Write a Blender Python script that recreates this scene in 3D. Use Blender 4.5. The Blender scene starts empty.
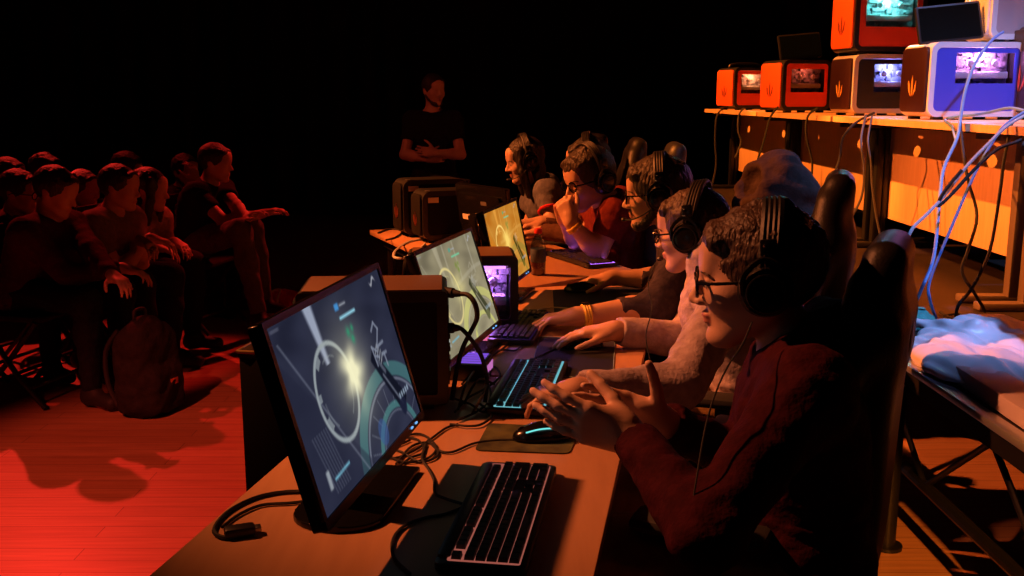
import bpy, bmesh, math, random
import numpy as np
from mathutils import Matrix, Vector, Euler

# ------------------------------------------------------------------ camera, world, lights, exposure
S = bpy.context.scene
COL = S.collection
FOC, EYE = 1000.0, 1.45                       # focal length in pixels of the 1024 wide frame, eye height
PITCH = math.atan(190 / FOC)
PC_, PS_ = math.cos(PITCH), math.sin(PITCH)
cam_data = bpy.data.cameras.new('camera')
cam_data.sensor_width = 36.0
cam_data.lens = 36.0 * FOC / 1024
cam_data.clip_start = 0.05
cam = bpy.data.objects.new('camera', cam_data)
cam.location = (0, 0, EYE)
cam.rotation_euler = (math.pi / 2 - PITCH, 0, 0)
COL.objects.link(cam)
S.camera = cam

world = bpy.data.worlds.new('dark_hall')
S.world = world
world.use_nodes = True
world.node_tree.nodes['Background'].inputs[0].default_value = (1.0, 0.25, 0.18, 1)
world.node_tree.nodes['Background'].inputs[1].default_value = 0.0012

S.view_settings.view_transform = 'Standard'
S.view_settings.look = 'None'
S.view_settings.gamma = 1.0
S.view_settings.exposure = 0.0
S.view_settings.use_curve_mapping = False


def spot(name, loc, aim, energy, color, angle, blend=0.4, radius=0.08):
    d = bpy.data.lights.new(name, 'SPOT')
    d.energy, d.color, d.spot_size, d.spot_blend, d.shadow_soft_size = energy, color, math.radians(angle), blend, radius
    o = bpy.data.objects.new(name, d)
    o.location = loc
    o.rotation_euler = (Vector(aim) - Vector(loc)).to_track_quat('-Z', 'Y').to_euler()
    COL.objects.link(o)
    return o


def point(name, loc, energy, color, radius=0.05):
    d = bpy.data.lights.new(name, 'POINT')
    d.energy, d.color, d.shadow_soft_size = energy, color, radius
    o = bpy.data.objects.new(name, d)
    o.location = loc
    COL.objects.link(o)
    return o


for yc in (4.7, 6.5, 8.4):
    spot('amber_panel_lamp', (-4.2, yc - 0.8, 7.3), (2.1, yc, 0.95), 9000, (1.0, 0.24, 0.03), 15.5, 0.3, 0.05)
spot('amber_player_lamp', (-4.4, 5.2, 4.6), (0.36, 4.35, 0.92), 3500, (1.0, 0.21, 0.04), 35, 0.65, 0.06)
spot('amber_desk_lamp', (-3.4, 2.9, 4.3), (0.42, 2.15, 0.73), 1450, (1.0, 0.25, 0.08), 27, 0.9, 0.06)
spot('amber_floor_lamp', (0.45, -2.0, 3.1), (1.21, 2.9, 0.0), 2200, (1.0, 0.27, 0.03), 7, 0.4, 0.05)
spot('added_red_floor_spot', (-2.6, -1.2, 5.2), (-1.45, 3.55, 0.0), 1700, (1.0, 0.10, 0.05), 20, 0.65, 0.06)  # added spot from the camera side, reddens the left floor alone
spot('red_audience_lamp', (-5.2, 10.2, 6.0), (-2.7, 4.6, 0.3), 1900, (1.0, 0.03, 0.02), 26, 0.4, 0.06)
spot('added_red_side_spot', (0.8, 10.5, 5.5), (-1.62, 6.1, 0.85), 1500, (1.0, 0.03, 0.02), 9, 0.5, 0.05)  # added narrow spot, brightens the man at the audience's right end
spot('added_red_row_spot', (-6.5, 8.6, 4.0), (-2.55, 5.9, 0.95), 900, (1.0, 0.03, 0.02), 7, 0.5, 0.05)  # added narrow spot for one man's neck and shoulder
spot('added_red_back_spot', (-3.5, 4.0, 4.2), (-0.58, 7.3, 1.2), 130, (1.0, 0.13, 0.06), 14, 0.6, 0.06)  # added weak red fill so the standing man shows
spot('blue_stage_lamp', (2.8, 1.2, 5.4), (2.05, 3.9, 0.9), 1300, (0.23, 0.42, 1.0), 31, 0.5, 0.08)


def at(x, y, z):
    """World point seen at pixel (x, y) at view depth z."""
    u, v = (x - 512) / FOC * z, (288 - y) / FOC * z
    return Vector((u, z * PC_ + v * PS_, EYE - z * PS_ + v * PC_))


def on(x, y, h):
    """World point seen at pixel (x, y) on the level plane of height h."""
    u, v = (x - 512) / FOC, (288 - y) / FOC
    t = (h - EYE) / (-PS_ + v * PC_)
    return Vector((u * t, (PC_ + v * PS_) * t, h))


# ------------------------------------------------------------------ materials
MATS = {}


def mat(name, col, rough=0.6, metal=0.0, col2=None, scale=20.0, bump=0.0, bscale=60.0, emit=None, estr=0.0, spec=0.5, stretch=None, sheen=0.0):
    if name in MATS:
        return MATS[name]
    m = bpy.data.materials.new(name)
    m.use_nodes = True
    nt = m.node_tree
    b = nt.nodes['Principled BSDF']
    b.inputs['Base Color'].default_value = (*col, 1)
    b.inputs['Roughness'].default_value = rough
    b.inputs['Metallic'].default_value = metal
    b.inputs['Specular IOR Level'].default_value = spec
    if sheen:
        b.inputs['Sheen Weight'].default_value = sheen
    tc = mp = None
    if col2 or bump:
        tc = nt.nodes.new('ShaderNodeTexCoord')
        mp = nt.nodes.new('ShaderNodeMapping')
        if stretch:
            mp.inputs['Scale'].default_value = stretch
        nt.links.new(tc.outputs['Object'], mp.inputs['Vector'])
    if col2:
        n = nt.nodes.new('ShaderNodeTexNoise')
        n.inputs['Scale'].default_value = scale
        n.inputs['Detail'].default_value = 5
        r = nt.nodes.new('ShaderNodeValToRGB')
        r.color_ramp.elements[0].position, r.color_ramp.elements[1].position = 0.35, 0.68
        r.color_ramp.elements[0].color, r.color_ramp.elements[1].color = (*col, 1), (*col2, 1)
        nt.links.new(mp.outputs[0], n.inputs['Vector'])
        nt.links.new(n.outputs['Fac'], r.inputs[0])
        nt.links.new(r.outputs[0], b.inputs['Base Color'])
    if bump:
        n2 = nt.nodes.new('ShaderNodeTexNoise')
        n2.inputs['Scale'].default_value = bscale
        n2.inputs['Detail'].default_value = 4
        bp = nt.nodes.new('ShaderNodeBump')
        bp.inputs['Strength'].default_value = bump
        bp.inputs['Distance'].default_value = 0.01
        nt.links.new(mp.outputs[0], n2.inputs['Vector'])
        nt.links.new(n2.outputs['Fac'], bp.inputs['Height'])
        nt.links.new(bp.outputs[0], b.inputs['Normal'])
    if emit:
        b.inputs['Emission Color'].default_value = (*emit, 1)
        b.inputs['Emission Strength'].default_value = estr
    MATS[name] = m
    return m


def glow(name, col, strength):
    if name in MATS:
        return MATS[name]
    m = bpy.data.materials.new(name)
    m.use_nodes = True
    nt = m.node_tree
    nt.nodes.clear()
    e = nt.nodes.new('ShaderNodeEmission')
    e.inputs[0].default_value, e.inputs[1].default_value = (*col, 1), strength
    o = nt.nodes.new('ShaderNodeOutputMaterial')
    nt.links.new(e.outputs[0], o.inputs[0])
    MATS[name] = m
    return m


def pane_mat(name, tint, gloss=0.08):
    """Thin tinted acrylic: mostly see-through, a little glossy."""
    if name in MATS:
        return MATS[name]
    m = bpy.data.materials.new(name)
    m.use_nodes = True
    nt = m.node_tree
    nt.nodes.clear()
    t = nt.nodes.new('ShaderNodeBsdfTransparent')
    t.inputs[0].default_value = (*tint, 1)
    g = nt.nodes.new('ShaderNodeBsdfGlossy')
    g.inputs['Roughness'].default_value = 0.08
    x = nt.nodes.new('ShaderNodeMixShader')
    x.inputs[0].default_value = gloss
    o = nt.nodes.new('ShaderNodeOutputMaterial')
    nt.links.new(t.outputs[0], x.inputs[1])
    nt.links.new(g.outputs[0], x.inputs[2])
    nt.links.new(x.outputs[0], o.inputs[0])
    MATS[name] = m
    return m


def screen_mat(name, strength):
    m = bpy.data.materials.new(name)
    m.use_nodes = True
    nt = m.node_tree
    nt.nodes.clear()
    a = nt.nodes.new('ShaderNodeVertexColor')
    a.layer_name = 'picture'
    e = nt.nodes.new('ShaderNodeEmission')
    e.inputs[1].default_value = strength
    o = nt.nodes.new('ShaderNodeOutputMaterial')
    nt.links.new(a.outputs[0], e.inputs[0])
    nt.links.new(e.outputs[0], o.inputs[0])
    return m


def planks_mat(name, c1, c2, cgap, width, length, axis=0, rough=0.35):
    """Floor boards running along an axis, each board its own tone."""
    m = bpy.data.materials.new(name)
    m.use_nodes = True
    nt = m.node_tree
    b = nt.nodes['Principled BSDF']
    b.inputs['Roughness'].default_value = rough
    tc = nt.nodes.new('ShaderNodeTexCoord')
    mp = nt.nodes.new('ShaderNodeMapping')
    mp.inputs['Rotation'].default_value = (0, 0, axis)
    br = nt.nodes.new('ShaderNodeTexBrick')
    br.inputs['Scale'].default_value = 1.0
    br.inputs['Mortar Size'].default_value = 0.0016
    br.inputs['Brick Width'].default_value = length
    br.inputs['Row Height'].default_value = width
    br.inputs['Color1'].default_value, br.inputs['Color2'].default_value, br.inputs['Mortar'].default_value = (*c1, 1), (*c2, 1), (*cgap, 1)
    mp2 = nt.nodes.new('ShaderNodeMapping')
    mp2.inputs['Rotation'].default_value = (0, 0, axis)
    mp2.inputs['Scale'].default_value = (1.2, 22, 1)
    n = nt.nodes.new('ShaderNodeTexNoise')
    n.inputs['Scale'].default_value = 3.0
    n.inputs['Detail'].default_value = 6
    r = nt.nodes.new('ShaderNodeValToRGB')
    r.color_ramp.elements[0].color, r.color_ramp.elements[1].color = (0.62, 0.58, 0.55, 1), (1, 1, 1, 1)
    r.color_ramp.elements[0].position, r.color_ramp.elements[1].position = 0.3, 0.7
    mx = nt.nodes.new('ShaderNodeMix')
    mx.data_type, mx.blend_type = 'RGBA', 'MULTIPLY'
    mx.inputs[0].default_value = 0.8
    L = nt.links.new
    L(tc.outputs['Object'], mp.inputs[0]); L(tc.outputs['Object'], mp2.inputs[0])
    L(mp.outputs[0], br.inputs['Vector']); L(mp2.outputs[0], n.inputs['Vector'])
    L(n.outputs['Fac'], r.inputs[0]); L(br.outputs['Color'], mx.inputs[6]); L(r.outputs[0], mx.inputs[7])
    L(mx.outputs[2], b.inputs['Base Color'])
    MATS[name] = m
    return m


M_black = mat('black_plastic', (0.012, 0.012, 0.013), 0.42)
M_gloss = mat('glossy_black_plastic', (0.007, 0.007, 0.008), 0.2, spec=0.3)
M_matte = mat('matte_black_paint', (0.010, 0.009, 0.009), 0.8, spec=0.12)
M_key = mat('key_plastic', (0.014, 0.014, 0.015), 0.55)
M_leather = mat('black_leatherette', (0.011, 0.010, 0.011), 0.45, bump=0.12, bscale=180, spec=0.25)
M_rubber = mat('black_rubber', (0.011, 0.011, 0.011), 0.7)
M_metal = mat('steel', (0.45, 0.45, 0.47), 0.32, 1.0)
M_bmetal = mat('black_metal', (0.02, 0.02, 0.022), 0.38, 0.6)
M_alu = mat('aluminium', (0.62, 0.63, 0.66), 0.35, 0.85)
M_white = mat('white_plastic', (0.60, 0.66, 0.74), 0.35)
M_paper = mat('white_paper', (0.75, 0.72, 0.68), 0.7)
M_wood = mat('maple_laminate', (0.62, 0.37, 0.18), 0.5, col2=(0.70, 0.43, 0.22), scale=5, stretch=(1, 9, 1))
M_desk = mat('desk_laminate', (0.50, 0.27, 0.14), 0.42, col2=(0.56, 0.31, 0.165), scale=4, stretch=(8, 1, 1))
M_skin = mat('skin', (0.47, 0.27, 0.185), 0.55, col2=(0.54, 0.32, 0.225), scale=14, bump=0.06, bscale=240)
M_skin_pale = mat('fair_skin', (0.51, 0.31, 0.22), 0.55, col2=(0.58, 0.37, 0.27), scale=14, bump=0.06, bscale=240)
M_lip = mat('lips', (0.48, 0.20, 0.16), 0.4)
M_eye = mat('eye_white', (0.55, 0.50, 0.46), 0.25)
M_iris = mat('iris', (0.02, 0.012, 0.008), 0.15)
M_hair_dark = mat('dark_brown_hair', (0.016, 0.009, 0.006), 0.5, col2=(0.035, 0.018, 0.010), scale=70, bump=0.8, bscale=120, stretch=(1, 1, 0.25))
M_hair_brown = mat('brown_hair', (0.028, 0.013, 0.008), 0.5, col2=(0.055, 0.026, 0.013), scale=70, bump=0.8, bscale=120, stretch=(1, 1, 0.25))
M_hair_black = mat('black_hair', (0.008, 0.006, 0.006), 0.45, col2=(0.02, 0.013, 0.010), scale=70, bump=0.8, bscale=120, stretch=(1, 1, 0.25))
M_orange = glow('orange_led', (1.0, 0.30, 0.05), 1.0)


def cloth(name, c, c2=None, rough=0.85):
    return mat(name, c, rough, col2=c2 or tuple(min(1, v * 1.35) for v in c), scale=35, bump=0.35, bscale=90, spec=0.06)


# ------------------------------------------------------------------ object helpers
def link(o, parent=None):
    COL.objects.link(o)
    if parent is not None:
        o.parent = parent
    return o


def tag(o, label=None, cat=None, group=None, kind=None):
    if label: o['label'] = label
    if cat: o['category'] = cat
    if group: o['group'] = group
    if kind: o['kind'] = kind
    return o


def thing(name, label, cat, loc=(0, 0, 0), rotz=0.0, group=None, rot=None):
    o = bpy.data.objects.new(name, None)
    o.empty_display_size = 0.05
    o.location = loc
    o.rotation_euler = rot if rot is not None else (0, 0, rotz)
    link(o)
    return tag(o, label, cat, group)


def dup(root, loc=None, rotz=None, label=None, group=None):
    """Copy a thing with its parts and sub-parts."""
    r = root.copy()
    link(r)
    if loc is not None: r.location = loc
    if rotz is not None: r.rotation_euler = (0, 0, rotz)
    if label: r['label'] = label
    if group: r['group'] = group
    for ch in [o for o in S.objects if o.parent == root]:
        c = ch.copy()
        link(c, r)
        for g in [o for o in S.objects if o.parent == ch]:
            d = g.copy()
            link(d, c)
    return r


class MB:
    """Collects shapes and links them as one mesh object."""

    def __init__(s):
        s.bm = bmesh.new()

    def box(s, size, c=(0, 0, 0), rot=None, bevel=0.0, seg=2):
        g = bmesh.ops.create_cube(s.bm, size=1.0)['verts']
        R = Matrix.Identity(4) if rot is None else (rot.to_4x4() if isinstance(rot, Matrix) else Euler(rot).to_matrix().to_4x4())
        M = Matrix.Translation(c) @ R @ Matrix.Diagonal((*size, 1))
        bmesh.ops.transform(s.bm, matrix=M, verts=g)
        if bevel > 0:
            es = list({e for v in g for e in v.link_edges})
            bmesh.ops.bevel(s.bm, geom=es, offset=min(bevel, min(size) * 0.49), segments=seg, affect='EDGES', profile=0.5)
        return s

    def tube(s, pts, r, seg=8, closed=False, smooth=4):
        P = [Vector(p) for p in pts]
        rad = list(r) if isinstance(r, (list, tuple)) else [r] * len(P)
        if smooth > 1 and len(P) > 2:
            Q, RR = [], []
            n = len(P)
            rng = range(n if closed else n - 1)
            for i in rng:
                p0, p1, p2, p3 = (P[(i - 1) % n], P[i], P[(i + 1) % n], P[(i + 2) % n]) if closed else (P[max(i - 1, 0)], P[i], P[i + 1], P[min(i + 2, n - 1)])
                for k in range(smooth):
                    t = k / smooth
                    Q.append(0.5 * ((2 * p1) + (p2 - p0) * t + (2 * p0 - 5 * p1 + 4 * p2 - p3) * t * t + (3 * p1 - p0 - 3 * p2 + p3) * t ** 3))
                    RR.append(rad[i] * (1 - t) + rad[(i + 1) % n] * t)
            if not closed:
                Q.append(P[-1]); RR.append(rad[-1])
            P, rad = Q, RR
        n = len(P)
        up = None
        rings = []
        for i in range(n):
            a = P[(i - 1) % n] if closed else P[max(i - 1, 0)]
            b = P[(i + 1) % n] if closed else P[min(i + 1, n - 1)]
            t = (b - a)
            if t.length < 1e-9: t = Vector((0, 0, 1))
            t.normalize()
            if up is None:
                up = t.orthogonal().normalized()
            up = (up - t * up.dot(t))
            if up.length < 1e-6: up = t.orthogonal()
            up.normalize()
            w = t.cross(up)
            rings.append([s.bm.verts.new(P[i] + (up * math.cos(2 * math.pi * k / seg) + w * math.sin(2 * math.pi * k / seg)) * rad[i]) for k in range(seg)])
        for i in range(n if closed else n - 1):
            A, B = rings[i], rings[(i + 1) % n]
            for k in range(seg):
                s.bm.faces.new((A[k], A[(k + 1) % seg], B[(k + 1) % seg], B[k]))
        if not closed:
            s.bm.faces.new(rings[0][::-1]); s.bm.faces.new(rings[-1])
        return s

    def cyl(s, p0, p1, r0, r1=None, seg=16):
        return s.tube([p0, p1], [r0, r0 if r1 is None else r1], seg=seg, smooth=1)

    def lathe(s, prof, c=(0, 0, 0), axis=(0, 0, 1), seg=24):
        """prof: (radius, height) pairs along the axis."""
        ax = Vector(axis).normalized()
        u = ax.orthogonal().normalized(); w = ax.cross(u)
        rings = []
        for r, h in prof:
            rings.append([s.bm.verts.new(Vector(c) + ax * h + (u * math.cos(2 * math.pi * k / seg) + w * math.sin(2 * math.pi * k / seg)) * max(r, 1e-4)) for k in range(seg)])
        for A, B in zip(rings, rings[1:]):
            for k in range(seg):
                s.bm.faces.new((A[k], A[(k + 1) % seg], B[(k + 1) % seg], B[k]))
        s.bm.faces.new(rings[0][::-1]); s.bm.faces.new(rings[-1])
        return s

    def ell(s, c, r, rot=None, seg=16):
        g = bmesh.ops.create_uvsphere(s.bm, u_segments=seg, v_segments=max(6, seg // 2), radius=1.0)['verts']
        R = Matrix.Identity(4) if rot is None else rot.to_4x4()
        bmesh.ops.transform(s.bm, matrix=Matrix.Translation(c) @ R @ Matrix.Diagonal((*r, 1)), verts=g)
        return s

    def prism(s, poly, z0, z1, M=None, bevel=0.0):
        """poly in local xy, extruded z0..z1, then moved by M."""
        vb = [s.bm.verts.new((x, y, z0)) for x, y in poly]
        vt = [s.bm.verts.new((x, y, z1)) for x, y in poly]
        n = len(poly)
        fs = [s.bm.faces.new(vb[::-1]), s.bm.faces.new(vt)]
        for i in range(n):
            fs.append(s.bm.faces.new((vb[i], vb[(i + 1) % n], vt[(i + 1) % n], vt[i])))
        if M is not None:
            bmesh.ops.transform(s.bm, matrix=M, verts=vb + vt)
        if bevel:
            bmesh.ops.bevel(s.bm, geom=list({e for f in fs for e in f.edges}), offset=bevel, segments=2, affect='EDGES', profile=0.5)
        return s

    def quad(s, a, b, c, d):
        s.bm.faces.new([s.bm.verts.new(p) for p in (a, b, c, d)])
        return s

    def build(s, name, m, parent=None, label=None, sharp=35, kind=None):
        bmesh.ops.recalc_face_normals(s.bm, faces=s.bm.faces)
        me = bpy.data.meshes.new(name)
        s.bm.to_mesh(me)
        s.bm.free()
        me.polygons.foreach_set('use_smooth', [True] * len(me.polygons))
        me.set_sharp_from_angle(angle=math.radians(sharp))
        me.materials.append(m)
        o = bpy.data.objects.new(name, me)
        link(o, parent)
        if label: o['label'] = label
        if kind: o['kind'] = kind
        return o


def rect_poly(w, h, r, n=5, cx=0.0, cy=0.0):
    """Rounded rectangle outline."""
    P = []
    for sx, sy, a0 in ((1, 1, 0), (-1, 1, 90), (-1, -1, 180), (1, -1, 270)):
        for k in range(n + 1):
            a = math.radians(a0 + 90 * k / n)
            P.append((cx + sx * (w / 2 - r) + r * math.cos(a), cy + sy * (h / 2 - r) + r * math.sin(a)))
    return P


def cable(name, label, pts, r=0.0035, m=None, group=None, cat='cable', seg=6):
    o = MB().tube(pts, r, seg=seg, smooth=5).build(name, m or M_rubber)
    return tag(o, label, cat, group)


# ------------------------------------------------------------------ smooth bodies: a distance field and its surface
def V(*a):
    return np.array(a[0] if len(a) == 1 else a, dtype=np.float64)


def unit(v):
    v = V(v)
    return v / max(1e-9, np.linalg.norm(v))


class Field:
    def __init__(s, lo, hi, v):
        s.lo, s.v = V(lo), v
        s.n = np.maximum(4, np.ceil((V(hi) - s.lo) / v).astype(int) + 1)
        s.f = np.full(s.n, 0.4, dtype=np.float32)

    def _blk(s, lo, hi):
        a = np.clip(np.floor((lo - s.lo) / s.v).astype(int), 0, s.n)
        b = np.clip(np.ceil((hi - s.lo) / s.v).astype(int) + 1, 0, s.n)
        if np.any(b <= a): return None
        sl = tuple(slice(a[i], b[i]) for i in range(3))
        ax = [(s.lo[i] + s.v * np.arange(a[i], b[i])).astype(np.float32) for i in range(3)]
        return sl, ax[0][:, None, None], ax[1][None, :, None], ax[2][None, None, :]

    def _put(s, sl, d, k, op):
        f = s.f[sl]
        if op == 'add':
            r = np.minimum(f, d)
            if k > 0:
                h = np.maximum(k - np.abs(f - d), 0) / k
                r -= h * h * (k * 0.25)
        elif op == 'cut':
            d = -d
            r = np.maximum(f, d)
            if k > 0:
                h = np.maximum(k - np.abs(f - d), 0) / k
                r += h * h * (k * 0.25)
        s.f[sl] = r

    def cap(s, a, b, r1, r2=None, k=0.02, op='add'):
        a, b = V(a), V(b)
        r2 = r1 if r2 is None else r2
        m = max(r1, r2) + k + 3 * s.v
        B = s._blk(np.minimum(a, b) - m, np.maximum(a, b) + m)
        if B is None: return s
        sl, X, Y, Z = B
        ba = b - a
        L2 = max(1e-12, float(ba @ ba))
        px, py, pz = X - np.float32(a[0]), Y - np.float32(a[1]), Z - np.float32(a[2])
        h = np.clip((px * ba[0] + py * ba[1] + pz * ba[2]) / L2, 0, 1).astype(np.float32)
        d = np.sqrt((px - h * ba[0]) ** 2 + (py - h * ba[1]) ** 2 + (pz - h * ba[2]) ** 2) - (r1 + (r2 - r1) * h)
        s._put(sl, d.astype(np.float32), k, op)
        return s

    def chain(s, pts, rs, k=0.02):
        for i in range(len(pts) - 1):
            s.cap(pts[i], pts[i + 1], rs[i], rs[i + 1], k)
        return s

    def ell(s, c, r, R=None, k=0.02, op='add'):
        c, r = V(c), V(r)
        m = r.max() + k + 3 * s.v
        B = s._blk(c - m, c + m)
        if B is None: return s
        sl, X, Y, Z = B
        R = np.eye(3) if R is None else R      # columns are the ellipsoid's axes
        px, py, pz = X - np.float32(c[0]), Y - np.float32(c[1]), Z - np.float32(c[2])
        q = [px * R[0, i] + py * R[1, i] + pz * R[2, i] for i in range(3)]
        k0 = np.sqrt(sum((q[i] / r[i]) ** 2 for i in range(3)))
        k1 = np.sqrt(sum((q[i] / r[i] ** 2) ** 2 for i in range(3))) + 1e-6
        s._put(sl, (k0 * (k0 - 1) / k1).astype(np.float32), k, op)
        return s

    def rbox(s, c, half, rad, R=None, k=0.02, op='add'):
        c, half = V(c), V(half)
        m = np.linalg.norm(half) + k + 3 * s.v
        B = s._blk(c - m, c + m)
        if B is None: return s
        sl, X, Y, Z = B
        R = np.eye(3) if R is None else R
        px, py, pz = X - np.float32(c[0]), Y - np.float32(c[1]), Z - np.float32(c[2])
        q = [np.abs(px * R[0, i] + py * R[1, i] + pz * R[2, i]) - (half[i] - rad) for i in range(3)]
        d = np.sqrt(sum(np.maximum(t, 0) ** 2 for t in q)) + np.minimum(np.maximum(np.maximum(q[0], q[1]), q[2]), 0) - rad
        s._put(sl, d.astype(np.float32), k, op)
        return s

    def cut_plane(s, p, n):
        """Remove what lies on the side the normal points to."""
        p, n = V(p), unit(n)
        ax = [(s.lo[i] + s.v * np.arange(s.n[i])).astype(np.float32) for i in range(3)]
        d = ((ax[0] - p[0]) * n[0])[:, None, None] + ((ax[1] - p[1]) * n[1])[None, :, None] + ((ax[2] - p[2]) * n[2])[None, None, :]
        s.f = np.maximum(s.f, d.astype(np.float32))
        return s

    def surface(s):
        f = s.f
        f[0], f[-1], f[:, 0], f[:, -1], f[:, :, 0], f[:, :, -1] = 1, 1, 1, 1, 1, 1
        ins = f < 0
        nx, ny, nz = f.shape
        cnt = np.zeros((nx - 1, ny - 1, nz - 1), np.int8)
        for dx in (0, 1):
            for dy in (0, 1):
                for dz in (0, 1):
                    cnt += ins[dx:nx - 1 + dx, dy:ny - 1 + dy, dz:nz - 1 + dz]
        act = (cnt > 0) & (cnt < 8)
        ii = np.argwhere(act)
        idx = np.full(act.shape, -1, np.int32)
        idx[act] = np.arange(len(ii))
        cs = [(a, b, c) for a in (0, 1) for b in (0, 1) for c in (0, 1)]
        val = {c: f[ii[:, 0] + c[0], ii[:, 1] + c[1], ii[:, 2] + c[2]] for c in cs}
        acc, num = np.zeros((len(ii), 3)), np.zeros(len(ii))
        for c in cs:
            for a in range(3):
                if c[a] == 0:
                    e = list(c); e[a] = 1; e = tuple(e)
                    f0, f1 = val[c], val[e]
                    m = (f0 < 0) != (f1 < 0)
                    t = np.where(m, f0 / np.where(np.abs(f0 - f1) < 1e-9, 1, f0 - f1), 0)
                    p = np.tile(np.array(c, float), (len(ii), 1))
                    p[:, a] = t
                    acc[m] += p[m]; num[m] += 1
        verts = s.lo + s.v * (ii + acc / np.maximum(num, 1)[:, None])
        quads = []
        for a in range(3):
            b, c = (a + 1) % 3, (a + 2) % 3
            A0 = [slice(0, None)] * 3; A1 = [slice(0, None)] * 3
            A0[a], A1[a] = slice(0, -1), slice(1, None)
            i0, i1 = ins[tuple(A0)], ins[tuple(A1)]
            for flip, m in ((False, i0 & ~i1), (True, ~i0 & i1)):
                e = np.argwhere(m)
                e = e[(e[:, b] > 0) & (e[:, c] > 0) & (e[:, b] < f.shape[b] - 1) & (e[:, c] < f.shape[c] - 1)]
                if not len(e): continue
                def cell(db, dc):
                    q = e.copy(); q[:, b] += db; q[:, c] += dc
                    return idx[q[:, 0], q[:, 1], q[:, 2]]
                q = np.stack([cell(-1, -1), cell(0, -1), cell(0, 0), cell(-1, 0)], 1)
                quads.append(q[:, ::-1] if flip else q)
        return verts, np.concatenate(quads)


def wrinkle(verts, quads, amp, freq, seed, aniso=(1, 1, 1)):
    """Push the surface in and out a little, as folds in cloth or locks of hair."""
    n = np.zeros_like(verts)
    fn = np.cross(verts[quads[:, 2]] - verts[quads[:, 0]], verts[quads[:, 3]] - verts[quads[:, 1]])
    for k in range(4):
        np.add.at(n, quads[:, k], fn)
    n /= np.linalg.norm(n, axis=1)[:, None] + 1e-9
    rs = np.random.RandomState(seed)
    h = np.zeros(len(verts))
    for o in range(7):
        d = rs.normal(size=3) * V(aniso)
        w = freq * rs.uniform(0.6, 1.9)
        d2 = rs.normal(size=3)
        h += np.sin(verts @ d * w + 1.7 * np.sin(verts @ d2 * w * 0.5) + rs.uniform(0, 6.28)) / (1 + o * 0.25)
    return verts + n * (amp * (h / 2.2))[:, None]


def solid(name, field, m, parent, origin, amp=0.0, freq=40, seed=1, aniso=(1, 1, 1), label=None, local=None):
    v, q = field.surface()
    if amp: v = wrinkle(v, q, amp, freq, seed, aniso)
    me = bpy.data.meshes.new(name)
    v = v - V(origin)
    me.vertices.add(len(v)); me.vertices.foreach_set('co', v.astype(np.float32).ravel())
    me.loops.add(len(q) * 4); me.loops.foreach_set('vertex_index', q.astype(np.int32).ravel())
    me.polygons.add(len(q)); me.polygons.foreach_set('loop_start', np.arange(0, len(q) * 4, 4, dtype=np.int32))
    me.update(calc_edges=True)
    me.polygons.foreach_set('use_smooth', [True] * len(q))
    me.materials.append(m)
    o = bpy.data.objects.new(name, me)
    link(o, parent)
    if label: o['label'] = label
    return o


def frame(fwd, roll=0.0):
    """3x3: columns forward, left, up."""
    x = unit(fwd)
    y = unit(np.cross((0, 0, 1), x)); z = np.cross(x, y)
    if roll:
        y, z = y * math.cos(roll) + z * math.sin(roll), z * math.cos(roll) - y * math.sin(roll)
    return np.stack([x, y, z], 1)


def ik(a, b, l1, l2, pole):
    """Middle joint of a two-bone limb from a to b, bent towards pole."""
    a, b, pole = V(a), V(b), V(pole)
    d = b - a
    L = np.linalg.norm(d)
    if L > (l1 + l2) * 0.995:
        return a + d * (l1 / (l1 + l2))
    u = d / L
    x = (l1 * l1 - l2 * l2 + L * L) / (2 * L)
    h = math.sqrt(max(0, l1 * l1 - x * x))
    p = pole - u * (pole @ u)
    return a + u * x + unit(p) * h


def head_field(F, C, R, s=1.0, fem=False):
    def W(x, y, z): return V(C) + R @ (V(x, y, z) * s)
    def cap(a, b, r1, r2, k, op='add'): F.cap(W(*a), W(*b), r1 * s, r2 * s, k * s, op)
    def ell(c, r, k, op='add'): F.ell(W(*c), V(r) * s, R, k * s, op)
    ell((-.014, 0, .030), (.098, .076, .090), .0)
    ell((.030, 0, -.010), (.062, .062, .080), .03)
    cap((.030, 0, -.030), (.062, 0, -.092), .056, .027, .03)
    for y in (-1, 1):
        cap((-.012, y * .052, -.045), (.058, y * .016, -.098), .022, .015, .03)
        ell((.060, y * .038, -.026), (.026, .024, .024), .02)
    cap((.083, -.030, .020), (.083, .030, .020), .010, .010, .016)
    ell((.074, 0, .055), (.024, .05, .035), .03)
    for y in (-1, 1):
        F.ell(W(.098, y * .032, .000), V(.015, .017, .011) * s, R, .012 * s, 'cut')
        ell((.079, y * .032, -.001), (.0125, .014, .0115), .004)
        ell((.084, y * .032, .007), (.009, .016, .004), .004)
    cap((.090, 0, .008), (.113, 0, -.030), .0075, .0105, .010)
    for y in (-1, 1):
        ell((.101, y * .0125, -.035), (.011, .008, .008), .008)
    ell((.091, 0, -.060), (.011, .021, .0065), .008)
    ell((.089, 0, -.0715), (.0105, .018, .007), .008)
    F.ell(W(.1035, 0, -.0662), V(.006, .021, .0016) * s, R, .003 * s, 'cut')
    ell((.076, 0, -.103), (.019, .020, .016), .014)
    if not fem:
        pass
    for y in (-1, 1):
        Re = R @ np.array([[math.cos(.25), 0, -math.sin(.25)], [0, 1, 0], [math.sin(.25), 0, math.cos(.25)]])
        F.ell(W(-.012, y * .079, -.004), V(.019, .008, .031) * s, Re, .008 * s)
        F.ell(W(-.008, y * .088, -.002), V(.009, .006, .018) * s, Re, .006 * s, 'cut')


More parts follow.
